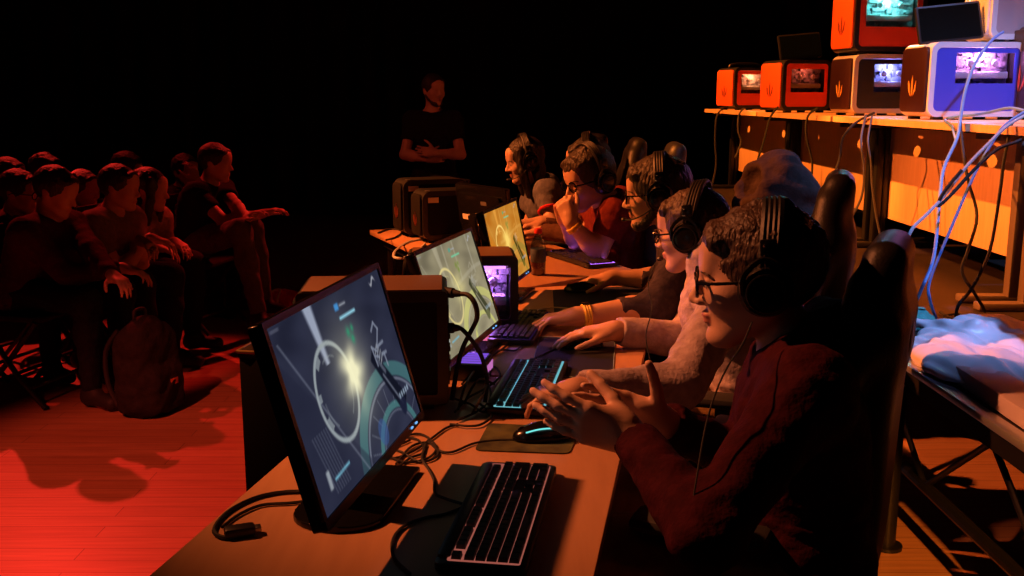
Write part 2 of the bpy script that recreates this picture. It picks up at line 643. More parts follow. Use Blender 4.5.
def hand_field(F, wrist, d, n, side, curl=(25, 30, 20), spread=4.0, thumb=(0.55, 0.75, 0.30), tcurl=20, s=1.0, each=None):
    """Five-finger hand: d wrist-to-knuckle, n out of the palm, side 'L' or 'R'."""
    d = unit(d); n = unit(V(n) - d * (V(n) @ d))
    l = np.cross(d, n) * (1 if side == 'R' else -1)       # towards the thumb
    Wp = V(wrist)
    offs = (.029, .009, -.011, -.029)
    fw = (.088, .092, .087, .079)
    lens = ((.043, .026, .020), (.047, .030, .021), (.043, .028, .020), (.034, .021, .018))
    rad = (.0090, .0093, .0088, .0078)
    F.cap(Wp, Wp + d * .03 * s, .025 * s, .024 * s, .02 * s)
    for i in range(4):
        k0 = Wp + (d * .012 + l * offs[i] * .55) * s
        k1 = Wp + (d * fw[i] + l * offs[i]) * s
        F.cap(k0, k1, .0155 * s, .0118 * s, .014 * s)
    F.ell(Wp + (d * .040 + l * .024 + n * .010) * s, V(.030, .017, .015) * s, np.stack([d, l, n], 1), .014 * s)
    F.ell(Wp + (d * .042 - l * .022 + n * .008) * s, V(.032, .013, .012) * s, np.stack([d, l, n], 1), .014 * s)
    tips = []
    for i in range(4):
        p = Wp + (d * fw[i] + l * offs[i]) * s
        sp = math.radians(spread * (1.5 - i))
        dd = unit(d * math.cos(sp) + l * math.sin(sp))
        c = each[i] if each else curl
        ang = 0.0
        r = rad[i]
        for j in range(3):
            ang += math.radians(c[j])
            q = p + (dd * math.cos(ang) + n * math.sin(ang)) * lens[i][j] * s
            F.cap(p, q, r * s, (r - .0007) * s, .005 * s)
            r -= .0007
            p = q
        tips.append(p)
    t0 = Wp + (d * .020 + l * .024 + n * .006) * s
    td = unit(d * thumb[0] + l * thumb[1] + n * thumb[2])
    t1 = t0 + td * .046 * s
    bend = unit(d * 0.9 - l * 0.25 + n * 0.25)
    a = math.radians(tcurl)
    td2 = unit(td * math.cos(a) + bend * math.sin(a)); t2 = t1 + td2 * .034 * s
    td3 = unit(td * math.cos(2 * a) + bend * math.sin(2 * a)); t3 = t2 + td3 * .027 * s
    F.cap(t0, t1, .0145 * s, .0112 * s, .012 * s)
    F.cap(t1, t2, .0112 * s, .0098 * s, .006 * s)
    F.cap(t2, t3, .0098 * s, .0080 * s, .004 * s)
    return tips


def person(name, label, base, P, N, C, face, arms, legs, *, v=0.006, s=1.0, roll=0.0, skin=None, top='hoodie', top_mat=None, sleeve='long', trim=None,
           trouser=None, shoe=None, hair=None, hair_style='short', beard=None, glasses=None, fem=False, eyes=True, lat=None, broad=.18, seed=1, group=None, hood=False,
           sleeve_end=None, wristband=None, fold=.0035, drawcord=None, hsz=1.0):
    """P pelvis, N base of neck, C head centre, face = direction looked in; arms {'L','R'}: dict(S=shoulder, E=elbow, W=wrist, d=hand dir, n=palm normal, ...);
    legs {'L','R'}: (knee, ankle). All in world coordinates."""
    P, N, C = V(P), V(N), V(C)
    root = thing(name, label, 'person', tuple(base), group=group)
    R = frame(face, roll)
    lat = unit(lat) if lat is not None else unit(np.cross((0, 0, 1), V(face) * (1, 1, 0)))     # person's left
    up = unit(N - P)
    fw = unit(np.cross(lat, up))
    for a in arms.values():
        if 'E' not in a:
            a['E'] = ik(a['S'], a['W'], .29 * s, .255 * s, a.get('pole', (0, 0, -1)))
    pts = [P, N, C] + [V(a[k]) for a in arms.values() for k in ('S', 'E', 'W')] + [V(q) for L in legs.values() for q in L]
    lo, hi = np.min(pts, 0) - .27 * s, np.max(pts, 0) + .27 * s
    lo[2] = max(lo[2], base[2] - .02)
    # --- the body
    F = Field(lo, hi, v)
    waist, chest = P + (N - P) * .35, P + (N - P) * .72
    F.cap(P + lat * .07 * s, P - lat * .07 * s, .095 * s, .095 * s, .0)
    F.cap(waist + lat * .05 * s, waist - lat * .05 * s, .09 * s, .09 * s, .08)
    F.cap(chest + lat * .075 * s, chest - lat * .075 * s, .10 * s, .10 * s, .08)
    neck_top = C + R @ V(-.030, 0, -.065) * s
    F.cap(N - up * .02, neck_top, .062 * s, .050 * s, .03)
    head_field(F, C, R, s * hsz, fem)
    for sd, a in arms.items():
        Sx, E, Wr = V(a['S']), V(a['E']), V(a['W'])
        F.cap(N - up * .03 * s, Sx, .055 * s, .056 * s, .05)
        F.cap(Sx, E, .050 * s, .040 * s, .03)
        F.chain([E, E + (Wr - E) * .3, Wr], [.041 * s, .043 * s, .0265 * s], .02)
        a['tips'] = hand_field(F, Wr, a['d'], a['n'], sd, a.get('curl', (25, 30, 20)), a.get('spread', 4.), a.get('thumb', (.55, .75, .3)), a.get('tcurl', 20), s * a.get('hs', 1.0), a.get('each'))
    hips = {'L': P + lat * .085 * s, 'R': P - lat * .085 * s}
    for sd, (K, A) in legs.items():
        F.cap(hips[sd], K, .078 * s, .054 * s, .04)
        F.chain([V(K), V(K) + (V(A) - V(K)) * .3, V(A)], [.052 * s, .054 * s, .034 * s], .03)
    body = solid('body', F, skin or M_skin, root, base)
    # lips and eyes are skin-deep colours and small spheres of the same head
    s_body, s = s, s * hsz
    me = body.data
    me.materials.append(M_lip)
    co = np.empty(len(me.vertices) * 3, np.float32); me.vertices.foreach_get('co', co)
    q = (co.reshape(-1, 3) + V(base) - C) @ R / s
    lip = (q[:, 0] > .082) & (np.abs(q[:, 1]) < .022) & (q[:, 2] < -.0555) & (q[:, 2] > -.077)
    lv = np.empty(len(me.loops), np.int32); me.loops.foreach_get('vertex_index', lv)
    me.polygons.foreach_set('material_index', lip[lv].reshape(-1, 4).all(1).astype(np.int32))
    HM = Matrix([list(R[i] * s) + [float(C[i] - base[i])] for i in range(3)] + [[0, 0, 0, 1]])

    def headpart(o):
        o.matrix_local = HM
        return o
    if eyes:
        for y in (-1, 1):
            e = headpart(MB().ell((.0805, y * .032, -.001), (.0125, .0125, .0105), seg=14).build('eye', M_eye, root))
            MB().ell((.0915, y * .032, -.0015), (.003, .0055, .0055), seg=10).build('iris', M_iris, e)
        for y in (-1, 1):
            headpart(MB().tube([(.0925, y * .014, .0165), (.093, y * .032, .022), (.082, y * .050, .017)], [.0035, .0042, .0022], seg=6).build('eyebrow', hair or M_hair_dark, root))
    # --- clothes
    s = s_body
    vc = v * 1.25
    T = Field(lo, hi, vc)
    hip_w = .085 * s
    T.cap(P + lat * hip_w - up * .02, P - lat * hip_w - up * .02, .118 * s, .118 * s, .0)
    T.cap(waist + lat * .065 * s, waist - lat * .065 * s, .118 * s, .118 * s, .10)
    T.cap(chest + lat * (broad - .09) * s, chest - lat * (broad - .09) * s, .122 * s, .122 * s, .09)
    ls = sleeve == 'long'
    for sd, a in arms.items():
        Sx, E, Wr = V(a['S']), V(a['E']), V(a['W'])
        T.cap(N - up * .035 * s, Sx, .058 * s, .070 * s, .06)
        if ls:
            T.cap(Sx, E, .070 * s, .057 * s, .05)
            e = a.get('cuff', .93)
            Ce = E + (Wr - E) * e
            T.cap(E, Ce, .057 * s, .041 * s, .03)
            T.cap(Ce - unit(Wr - E) * .035, Ce, .044 * s, .042 * s, .008)
            T.ell(Ce + unit(Wr - E) * .045, V(.047, .060, .060) * s, frame(unit(Wr - E)), .004, 'cut')
        else:
            T.cap(Sx, Sx + (E - Sx) * .50, .070 * s, .066 * s, .05)
            Ee = Sx + (E - Sx) * .58
            T.ell(Ee + unit(E - Sx) * .05, V(.055, .10, .10) * s, frame(unit(E - Sx)), .004, 'cut')
    if top == 'hoodie':
        c0 = N + up * .012
        ring = [c0 + (fw * math.cos(t) * .072 + lat * math.sin(t) * .085 + up * (.010 - .030 * math.cos(t))) * s for t in np.linspace(.5, 2 * math.pi - .5, 11)]
        rr = [(.020 + .024 * math.sin(math.pi * i / 10)) * s for i in range(11)]
        T.chain(ring, rr, .02)
    else:
        c0 = N + up * .004
        ring = [c0 + (fw * math.cos(t) * .066 + lat * math.sin(t) * .074 + up * (-.018 * math.cos(t))) * s for t in np.linspace(0, 2 * math.pi, 13)]
        T.chain(ring, [(.016 if top == 'polo' else .010) * s] * 13, .012)
    if hood:
        T.ell(C + R @ V(-.03, 0, .03) * s, V(.128, .112, .135) * s, R, .04)
        T.cap(C + R @ V(-.06, 0, -.08) * s, N, .10 * s, .10 * s, .05)
        T.ell(C + R @ V(.09, 0, -.02) * s, V(.09, .078, .115) * s, R, .015, 'cut')
    F2 = None
    solid({'hoodie': 'hooded_sweatshirt', 'polo': 'polo_shirt', 'tee': 't_shirt', 'sweater': 'sweater'}[top], T, top_mat, root, base, fold, 34, seed)
    del T
    if trim is not None:
        tm = MB()
        for sd, a in arms.items():
            Sx, E = V(a['S']), V(a['E'])
            u = frame(unit(E - Sx)); c = Sx + (E - Sx) * (.58 if not ls else .9)
            tm.tube([c - V(base) + (u[:, 1] * math.cos(t) + u[:, 2] * math.sin(t)) * .066 * s for t in np.linspace(0, 6.283, 15)[:-1]], .008 * s, seg=6, closed=True, smooth=1)
        tm.build('sleeve_trim', trim, root, 'coloured sleeve edge')
    B = Field(lo, hi, vc * 1.1)
    B.cap(hips['L'] - up * .02, hips['R'] - up * .02, .110 * s, .110 * s, .0)
    for sd, (K, A) in legs.items():
        K, A = V(K), V(A)
        B.cap(hips[sd], K, .094 * s, .070 * s, .05)
        B.chain([K, K + (A - K) * .35, A + (K - A) * .06], [.070 * s, .068 * s, .052 * s], .03)
    B.cap(P + up * .20, N, .155 * s, .17 * s, .01, 'cut')
    solid('trousers', B, trouser or cloth('dark_denim', (.012, .014, .022)), root, base, .004, 30, seed + 3)
    del B
    for sd, (K, A) in legs.items():
        K, A = V(K), V(A)
        t = unit((K - P) * V(1, 1, 0) + 1e-6)
        lo2, hi2 = np.minimum(A - .12, A + t * .25 - .12), np.maximum(A + .12, A + t * .25 + .12)
        G = Field(lo2, hi2, .006)
        z = V(0, 0, 1)
        G.cap(A + z * .01, A - z * .035 - t * .015, .045 * s, .042 * s, .0)
        G.cap(A - z * .03 - t * .01, A - z * .045 + t * .15 * s, .040 * s, .036 * s, .04)
        G.cut_plane(A - z * .075, (0, 0, -1))
        sh = solid('shoe', G, shoe or M_rubber, root, base)
    # --- hair
    s = s_body * hsz
    if hair is not None:
        Hh = Field(C - .24 * s, C + .24 * s, max(.004, v * .9))
        W = lambda x, y, z: C + R @ (V(x, y, z) * s)
        t = {'short': .010, 'bushy': .017, 'long': .014, 'quiff': .009, 'buzz': .004}[hair_style]
        Hh.ell(W(-.018, 0, .034), (V(.098, .078, .090) + t) * s, R, 0)
        if hair_style in ('bushy', 'quiff', 'short'):
            rs = np.random.RandomState(seed + 11)
            nb = {'bushy': 60, 'quiff': 22, 'short': 14}[hair_style]
            for i in range(nb):
                th, ph = rs.uniform(-math.pi, math.pi), rs.uniform(.15, 1.5)
                dr = V(math.cos(th) * math.cos(ph), math.sin(th) * math.cos(ph), math.sin(ph))
                p0 = V(-.018, 0, .034) + dr * V(.096, .078, .088)
                p1 = p0 + (dr * .5 + rs.normal(size=3) * .5 + (V(.4, 0, .2) if hair_style == 'quiff' else 0)) * (.016 if hair_style == 'bushy' else .010)
                Hh.cap(W(*p0), W(*p1), .015 * s, .008 * s, .010 * s)
        if hair_style == 'long':
            for y in np.linspace(-.085, .085, 9):
                xb = -.085 + .9 * abs(y) ** 1.2
                Hh.chain([W(.030, math.copysign(.070, y), .065), W(.040, math.copysign(.080, y), -.05), W(.030, math.copysign(.078, y), -.19)], [.018 * s, .020 * s, .012 * s], .015 * s)
                Hh.chain([W(-.06 + abs(y) * .3, y, .06), W(xb, y * 1.05, -.06), W(xb + .005, y * .95, -.20)], [.03 * s, .026 * s, .016 * s], .02 * s)
        # the face stays free: cut it out of the cap of hair
        Hh.ell(W(.105, 0, -.030), V(.082, .068 if hair_style != 'long' else .060, .094) * s, R, .012 * s, 'cut')
        if hair_style != 'long':
            Hh.ell(W(.04, 0, -.120), V(.125, .12, .105) * s, R, .012 * s, 'cut')
        for y in (-1, 1):
            Hh.ell(W(-.012, y * .108, -.022), V(.042, .034, .048) * s, R, .012 * s, 'cut')
        if hair_style in ('quiff', 'bushy', 'short'):
            q_ = {'quiff': .72, 'bushy': .95, 'short': .55}[hair_style]
            for y in np.linspace(-.052, .052, 8):
                Hh.chain([W(.01, y, .108 - y * y * 6), W(.070, y * .95, .092 - y * y * 6), W(.094 - y * y * 8, y * .9, .064 + .006 * math.sin(y * 90))], [.020 * q_ * s, .017 * q_ * s, .007 * q_ * s], .012 * s)
        solid('hair', Hh, hair, root, base, .0016, 210, seed + 7, (1.6, 1.6, .35))
        if beard:
            Bd = Field(C - .2 * s, C + .2 * s, max(.004, v * .9))
            for y in (-1, 1):
                Bd.cap(W(-.004, y * .067, -.040), W(.052, y * .030, -.100), .017 * s, .018 * s, .02)
            Bd.cap(W(.072, -.014, -.104), W(.072, .014, -.104), .021 * s, .021 * s, .02)
            Bd.chain([W(.088, -.026, -.066), W(.099, -.012, -.051), W(.099, .012, -.051), W(.088, .026, -.066)], [.0028 * s] * 4, .003)
            solid('beard', Bd, beard, root, base, .002, 160, seed + 9)
    if glasses is not None:
        g = MB()
        for y in (-1, 1):
            ring = [(.106 - .10 * max(0, abs(y * .033 + .023 * math.cos(t)) - .03) , y * .033 + .0245 * math.cos(t), -.001 + .0205 * math.sin(t)) for t in np.linspace(0, 6.283, 19)[:-1]]
            g.tube(ring, .0032, seg=6, closed=True, smooth=1)
            g.tube([(.103, y * .056, .006), (.070, y * .074, .006), (.010, y * .083, .006), (-.020, y * .084, -.006)], .0030, seg=6)
        g.tube([(.1065, -.010, .003), (.109, 0, .006), (.1065, .010, .003)], .0021, seg=6)
        gl = headpart(g.build('spectacles', M_gloss, root))
        for y in (-1, 1):
            MB().lathe([(.022, -.0006), (.022, .0006)], (.1055, y * .033, 0), (1, 0, 0), 20).build('lens', pane_mat('spectacle_lens', (.93, .93, .93), .06), gl)
    if wristband:
        sd, fr, m_, m2 = wristband
        a = arms[sd]; E, Wr = V(a['E']), V(a['W'])
        u = frame(unit(Wr - E)); c = E + (Wr - E) * fr - V(base)
        wb = MB()
        for dx in (-.008, 0, .008):
            wb.tube([c + u[:, 0] * dx + (u[:, 1] * math.cos(t) + u[:, 2] * math.sin(t)) * .0325 * s for t in np.linspace(0, 6.283, 17)[:-1]], .0048 * s, seg=6, closed=True, smooth=1)
        w = wb.build('wristband', m_, root, 'yellow event wristband')
        tgl = MB()
        tgl.box((.024, .018, .004), tuple(c + u @ V(0, *m2) * .0385 * s), Matrix([list(r) for r in (u @ np.array([[1, 0, 0], [0, -m2[1], m2[0]], [0, m2[0], m2[1]]]))]), .001)
        tgl.build('clasp', M_gloss, w)
    if drawcord:
        MB().tube([V(p) - V(base) for p in drawcord], .0035, seg=6).build('drawcord', M_paper, root)
    return root


def headset(label, C, face, s=1.0, roll=0.0, mic='L', studs=True, group=None, tilt=0.0, big=1.0):
    """Over-ear gaming headset worn on a head."""
    R = frame(face, roll)
    M = Matrix([list(R[i] * s) + [float(V(C)[i])] for i in range(3)] + [[0, 0, 0, 1]])
    root = thing('headset', label, 'headset', group=group)
    root.matrix_world = M
    top = .150 * big
    W = .104
    ca, sa = math.cos(tilt), math.sin(tilt)
    def arc(t, r=0.0):
        y, z = -math.cos(t) * (W + r), .0 + math.sin(t) * (top + r)
        return (-.012 - z * sa, y, z * ca - .005)
    T = np.linspace(.12, math.pi - .12, 15)
    b = MB()
    for dx in (-.013, -.0045, .0045, .013):
        b.tube([Vector(arc(t, .0)) + Vector((dx, 0, 0)) for t in T], .0075, seg=6, smooth=2)
    hb = b.build('headband', M_leather, root)
    b = MB()
    b.tube([Vector(arc(t, -.014)) for t in T[2:-2]], .0125, seg=8, smooth=2)
    b.build('padding', M_rubber, hb)
    for y in (-1, 1):
        a = -.012 - .0 * sa
        c = (-.012, y * .088, -.008)
        e = MB()
        e.lathe([(.001, .034), (.030, .034), (.041, .028), (.046, .016), (.046, .006), (.042, .002), (.001, .002)], c, (0, y, 0), 28)
        cup = e.build('ear_cup', M_gloss, root)
        e = MB()
        e.lathe([(.026, -.012), (.044, -.010), (.050, -.002), (.047, .005), (.026, .005)], c, (0, y, 0), 28)
        e.build('ear_cushion', M_leather, cup)
        e = MB()
        e.tube([(c[0] + math.cos(t) * .033, c[1] + y * .0345, c[2] + math.sin(t) * .033) for t in np.linspace(0, 6.283, 25)[:-1]], .0022, seg=6, closed=True, smooth=1)
        e.build('accent_ring', M_bmetal, cup)
        yk = MB()
        yk.tube([(-.012 + .040, y * .112, -.010), (-.012 + .036, y * .118, .026), (-.012, y * .116, .052), (-.012 - .036, y * .118, .026), (-.012 - .040, y * .112, -.010)], .0055, seg=6)
        yk.box((.030, .010, .040), (-.012 - .055 * sa, y * .108, .066), None, .004)
        yoke = yk.build('yoke', M_gloss, root)
        if studs:
            st = MB()
            for k in range(2):
                st.ell((-.004 - .06 * sa, y * .1145, .057 + .018 * k), (.0028, .0024, .0028), seg=8)
            st.build('stud', mat('polished_steel', (.95, .95, .97), .08, 1.0), yoke)
    if mic:
        y = 1 if mic == 'L' else -1
        m = MB().tube([(.010, y * .112, -.032), (.050, y * .104, -.058), (.090, y * .075, -.074), (.116, y * .040, -.076)], .0028, seg=6)
        m.ell((.118, y * .036, -.076), (.011, .010, .008), seg=10)
        m.build('microphone', M_black, root)
    return root


# ------------------------------------------------------------------ room
def slab(name, size, c, m, kind='structure', **k):
    o = MB().box(size, c).build(name, m)
    o['kind'] = kind
    return o


M_floor = planks_mat('maple_floor', (0.44, 0.22, 0.115), (0.50, 0.26, 0.14), (0.16, 0.07, 0.035), 0.085, 1.4, 0.0)
M_drape = mat('black_drape', (0.006, 0.0045, 0.005), 0.95, col2=(0.012, 0.008, 0.008), scale=3, stretch=(6, 6, 0.2), bump=0.6, bscale=4)
M_deck = planks_mat('dark_deck', (0.022, 0.014, 0.010), (0.028, 0.018, 0.013), (0.006, 0.005, 0.004), 0.14, 1.2, math.pi / 2, 0.5)
slab('floor', (14, 16, 0.1), (-1.5, 5.0, -0.05), M_floor)


def drape(name, x0, y0, x1, y1, h):
    """A hung black curtain in vertical folds."""
    a, b = Vector((x0, y0, 0)), Vector((x1, y1, 0))
    u = (b - a).normalized(); w = Vector((-u.y, u.x, 0))
    L = (b - a).length
    n = int(L / 0.05)
    rs = random.Random(x0 * 7 + y1)
    pts = []
    ph = 0
    for i in range(n + 1):
        ph += rs.uniform(0.5, 1.2)
        pts.append(a + u * (L * i / n) + w * (0.05 * math.sin(ph)))
    m = MB()
    top = [m.bm.verts.new(p + Vector((0, 0, h))) for p in pts]
    bot = [m.bm.verts.new(p) for p in pts]
    tb = [m.bm.verts.new(p + w * 0.03 + Vector((0, 0, h))) for p in pts]
    bb = [m.bm.verts.new(p + w * 0.03) for p in pts]
    for i in range(n):
        m.bm.faces.new((bot[i], bot[i + 1], top[i + 1], top[i]))
        m.bm.faces.new((bb[i + 1], bb[i], tb[i], tb[i + 1]))
    o = m.build(name, M_drape, sharp=80)
    o['kind'] = 'structure'
    return o


drape('wall_back', 5.4, 12.6, -8.4, 12.6, 9.0)
drape('wall_left', -8.4, 12.6, -8.4, -2.9, 9.0)
drape('wall_right', 5.4, -2.9, 5.4, 12.6, 9.0)
drape('wall_front', -8.4, -2.9, 5.4, -2.9, 9.0)
slab('ceiling', (14, 16, 0.1), (-1.5, 5.0, 9.1), M_matte)

# ------------------------------------------------------------------ stage deck at the right
DECK = 0.632
dk = thing('stage_deck', 'raised dark stage deck on truss legs carrying the tables of computers', 'stage platform', (1.25, 0, 0))
MB().box((3.2, 10.6, 0.07), (1.62, 4.9, DECK - 0.036)).build('deck_board', M_deck, dk)
MB().box((0.045, 10.6, 0.022), (0.003, 4.9, DECK - 0.010), None, 0.004).build('edge_strip', M_alu, dk, 'pale metal edge strip')
MB().box((0.02, 10.6, 0.06), (0.012, 4.9, DECK - 0.055)).build('fascia', M_matte, dk)
tr = MB()
for z in (0.53, 0.24):
    tr.cyl((0.06, -0.3, z), (0.06, 10.1, z), 0.020, seg=10)
for i in range(26):
    y0 = -0.2 + 0.4 * i
    z0, z1 = (0.24, 0.53) if i % 2 == 0 else (0.53, 0.24)
    tr.cyl((0.06, y0, z0), (0.06, y0 + 0.4, z1), 0.010, seg=8)
tr.build('truss', M_bmetal, dk, 'black lattice truss under the edge')
for y in (0.9, 3.07, 5.2, 7.4, 9.6):
    MB().cyl((-0.02, y, 0.012), (-0.02, y, DECK - 0.08), 0.028, seg=14).lathe([(0.05, 0), (0.05, 0.012), (0.02, 0.014)], (-0.02, y, 0), (0, 0, 1), 16).build('leg', M_bmetal, dk)
for y in (0.9, 3.07, 5.2, 7.4, 9.6):
    MB().cyl((2.6, y, 0.0), (2.6, y, DECK - 0.07), 0.028, seg=14).build('leg', M_bmetal, dk)

# ------------------------------------------------------------------ tables of computers on the deck
TT = DECK + 0.72                               # their top
TX = 1.765                                      # front edge


def oval_holes(m, x0, x1, y0, y1, z0, z1, holes):
    """A slab with square-cut gaps at the holes, each closed to an oval by corner fillets."""
    ys = [y0]
    for hy, hr in holes:
        m.box((x1 - x0, hy - hr - ys[-1], z1 - z0), ((x0 + x1) / 2, (ys[-1] + hy - hr) / 2, (z0 + z1) / 2))
        hx, hw = x0 + 0.16, 0.045
        m.box((hx - hw - x0, 2 * hr, z1 - z0), ((x0 + hx - hw) / 2, hy, (z0 + z1) / 2))
        m.box((x1 - hx - hw, 2 * hr, z1 - z0), ((x1 + hx + hw) / 2, hy, (z0 + z1) / 2))
        for sx in (-1, 1):
            for sy in (-1, 1):
                P = [(hx + sx * hw, hy + sy * hr)] + [(hx + sx * hw * math.cos(t), hy + sy * hr * math.sin(t)) for t in np.linspace(0, math.pi / 2, 6)]
                m.prism(P if sx * sy > 0 else P[::-1], z0, z1)
        ys.append(hy + hr)
    m.box((x1 - x0, y1 - ys[-1], z1 - z0), ((x0 + x1) / 2, (ys[-1] + y1) / 2, (z0 + z1) / 2))


for i, (y0, y1, lab) in enumerate([
        (2.25, 3.90, 'wooden table on the stage deck at the frame edge, nearest of the computer tables'),
        (3.94, 5.58, 'wooden table on the stage deck under the white computer with a purple lit window'),
        (5.62, 7.30, 'wooden table on the stage deck under the orange computer with a black screen on top'),
        (7.34, 9.30, 'wooden table at the far end of the stage deck under the smallest orange computer')]):
    t = thing('table', lab, 'table', (TX, (y0 + y1) / 2, DECK), 0, 'computer tables on the stage deck')
    h = (y1 - y0) / 2
    top = MB()
    oval_holes(top, 0, 0.72, -h, h, 0.69, 0.72, [(-h + 0.42, 0.05), (h - 0.42, 0.05)])
    top.build('table_top', M_wood, t, sharp=20)
    MB().box((0.018, 2 * h - 0.03, 0.50), (0.33, 0, 0.41), None, 0.003).build('modesty_panel', M_wood, t)
    for s in (-1, 1):
        L = MB()
        L.box((0.04, 0.05, 0.66), (0.255, s * (h - 0.04), 0.355), None, 0.006)
        L.box((0.03, 0.04, 0.66), (0.295, s * (h - 0.035), 0.355), None, 0.006)
        L.box((0.55, 0.06, 0.03), (0.33, s * (h - 0.06), 0.017), None, 0.006)
        L.box((0.50, 0.05, 0.03), (0.33, s * (h - 0.06), 0.673), None, 0.004)
        L.build('leg', mat('grey_brown_metal', (.16, .115, .09), .5, .3) if i == 0 or (i == 1 and s < 0) else M_bmetal, t)


# ------------------------------------------------------------------ computers
M_logo = mat('gold_logo', (0.85, 0.42, 0.10), 0.35, 0.3)
M_logo_red = mat('dark_red_logo', (0.16, 0.03, 0.015), 0.5)
M_pcb = mat('circuit_board', (0.10, 0.10, 0.12), 0.5, col2=(0.30, 0.30, 0.34), scale=45, bump=0.4, bscale=90)
M_fan = mat('fan_plastic', (0.55, 0.55, 0.60), 0.4)
M_orange_panel = mat('orange_paint', (0.80, 0.115, 0.022), 0.42)
M_red_panel = mat('red_paint', (0.85, 0.085, 0.035), 0.42)
M_blue_panel = mat('blue_paint', (0.05, 0.07, 0.62), 0.40)
M_maroon_panel = mat('dark_maroon_paint', (0.024, 0.006, 0.008), 0.5, spec=0.25)


def pc_case(label, loc, rotz, d, w, h, m_front, m_shell, m_side, m_logo, win=None, led=None, power=0.0, group=None, handle=False, label_plate=None, ports=False, rad=0.045, top=None):
    """Small cube computer: logo front at -x, windowed side panel at -y."""
    t = thing('computer', label, 'computer', loc, rotz, group)
    f = 0.014
    z0 = f
    H = h - f
    sh = MB()
    outer = rect_poly(d, H, rad, 6, 0, z0 + H / 2)
    inner = rect_poly(d - 0.05, H - 0.05, min(.026, rad * .6), 6, 0, z0 + H / 2)
    n = len(outer)
    A = [[sh.bm.verts.new((x, y, z)) for x, z in P] for P in (outer, inner) for y in (-w / 2, w / 2)]
    of, ob, nf, nb = A
    for i in range(n):
        j = (i + 1) % n
        sh.bm.faces.new((of[i], of[j], ob[j], ob[i]))
        sh.bm.faces.new((nf[j], nf[i], nb[i], nb[j]))
        sh.bm.faces.new((of[j], of[i], nf[i], nf[j]))
        sh.bm.faces.new((ob[i], ob[j], nb[j], nb[i]))
    sh.build('shell', m_shell, t)
    fp = MB()
    P = rect_poly(w - 0.03, H - 0.04, 0.03, 5, 0, z0 + H / 2)
    fp.prism([(y, z) for y, z in P], 0, 0.022, Matrix.Translation((-d / 2 - 0.012, 0, 0)) @ Matrix(((0, 0, 1, 0), (1, 0, 0, 0), (0, 1, 0, 0), (0, 0, 0, 1))), 0.006)
    fpo = fp.build('front_panel', m_front, t)
    lg = MB()
    for k, (yc, hh, lean) in enumerate(((-0.028, 0.055, -0.010), (0, 0.085, 0.0), (0.028, 0.055, 0.010))):
        s_ = h / 0.35
        zc = z0 + H * 0.36
        poly = [(yc * .35 * s_, zc - 0.028 * s_), (yc * s_ + 0.007 * s_, zc + 0.0 * s_), (yc * s_ + lean * s_ * .8 + 0.004 * s_, zc + hh * .55 * s_), (yc * s_ + lean * s_, zc + hh * s_ * .8), (yc * s_ - 0.006 * s_ + lean * .3 * s_, zc + hh * .45 * s_), (yc * s_ - 0.007 * s_, zc + 0.0 * s_)]
        lg.prism(poly, 0, 0.003, Matrix.Translation((-d / 2 - 0.0145, 0, 0)) @ Matrix(((0, 0, 1, 0), (1, 0, 0, 0), (0, 1, 0, 0), (0, 0, 0, 1))))
    lg.build('logo', m_logo, fpo, sharp=20)
    x0, x1, zz0, zz1 = -d / 2 + 0.026, d / 2 - 0.026, z0 + 0.026, z0 + H - 0.026
    yf = -w / 2 + 0.006
    sp = MB()
    if win:
        a, b, c_, e = win     # fractions of the panel: x from, x to, z from, z to
        wx0, wx1, wz0, wz1 = x0 + (x1 - x0) * a, x0 + (x1 - x0) * b, zz0 + (zz1 - zz0) * c_, zz0 + (zz1 - zz0) * e
        for (p0, p1, q0, q1) in ((x0, wx0, zz0, zz1), (wx1, x1, zz0, zz1), (wx0, wx1, zz0, wz0), (wx0, wx1, wz1, zz1)):
            if p1 - p0 > 0.001 and q1 - q0 > 0.001:
                sp.box((p1 - p0, 0.004, q1 - q0), ((p0 + p1) / 2, yf, (q0 + q1) / 2))
    else:
        sp.box((x1 - x0, 0.004, zz1 - zz0), (0, yf, (zz0 + zz1) / 2))
    spo = sp.build('side_panel', m_side, t)
    MB().box((x1 - x0, 0.004, zz1 - zz0), (0, -yf, (zz0 + zz1) / 2)).build('side_panel', m_side, t)
    if win:
        MB().box((wx1 - wx0, 0.003, wz1 - wz0), ((wx0 + wx1) / 2, yf, (wz0 + wz1) / 2)).build('window', pane_mat('tinted_acrylic', (.86, .86, .88), .05), spo)
        bd = MB()
        bd.box((x1 - x0 - .01, 0.004, zz1 - zz0 - .01), (0, -w / 2 + 0.10, (zz0 + zz1) / 2))
        rs = random.Random(int(loc[1] * 100))
        for k in range(60):
            bx, bz = rs.uniform(wx0, wx1), rs.uniform(wz0, wz1)
            bd.box((rs.uniform(.008, .05), rs.uniform(.012, .035), rs.uniform(.006, .03)), (bx, -w / 2 + 0.086, bz))
        bo = bd.build('circuit_board', M_pcb, t)
        gx = MB()
        gx.box(((wx1 - wx0) * .9, .05, .03), ((wx0 + wx1) / 2, -w / 2 + .05, wz0 + (wz1 - wz0) * .28), None, .004)
        for k in range(2):
            gx.lathe([(.012, -.006), (.017, 0), (.012, .006), (.005, .004)], (wx0 + (wx1 - wx0) * (.3 + .4 * k), -w / 2 + .022, wz0 + (wz1 - wz0) * .66), (0, 1, 0), 18)
        gx.build('graphics_card', M_fan, t)
        lp = MB()
        lp.box(((wx1 - wx0) * .9, .008, .008), ((wx0 + wx1) / 2, -w / 2 + .03, zz1 - .012))
        lp.build('light_strip', glow('led_%02d_%02d_%02d' % tuple(int(v * 99) for v in led), led, 3.0), t)
        L = point('computer_led', (0, 0, 0), power, led, 0.02)
        L.parent = t
        L.location = ((wx0 + wx1) / 2, -w / 2 + .035, (wz0 + wz1) / 2 + .06)
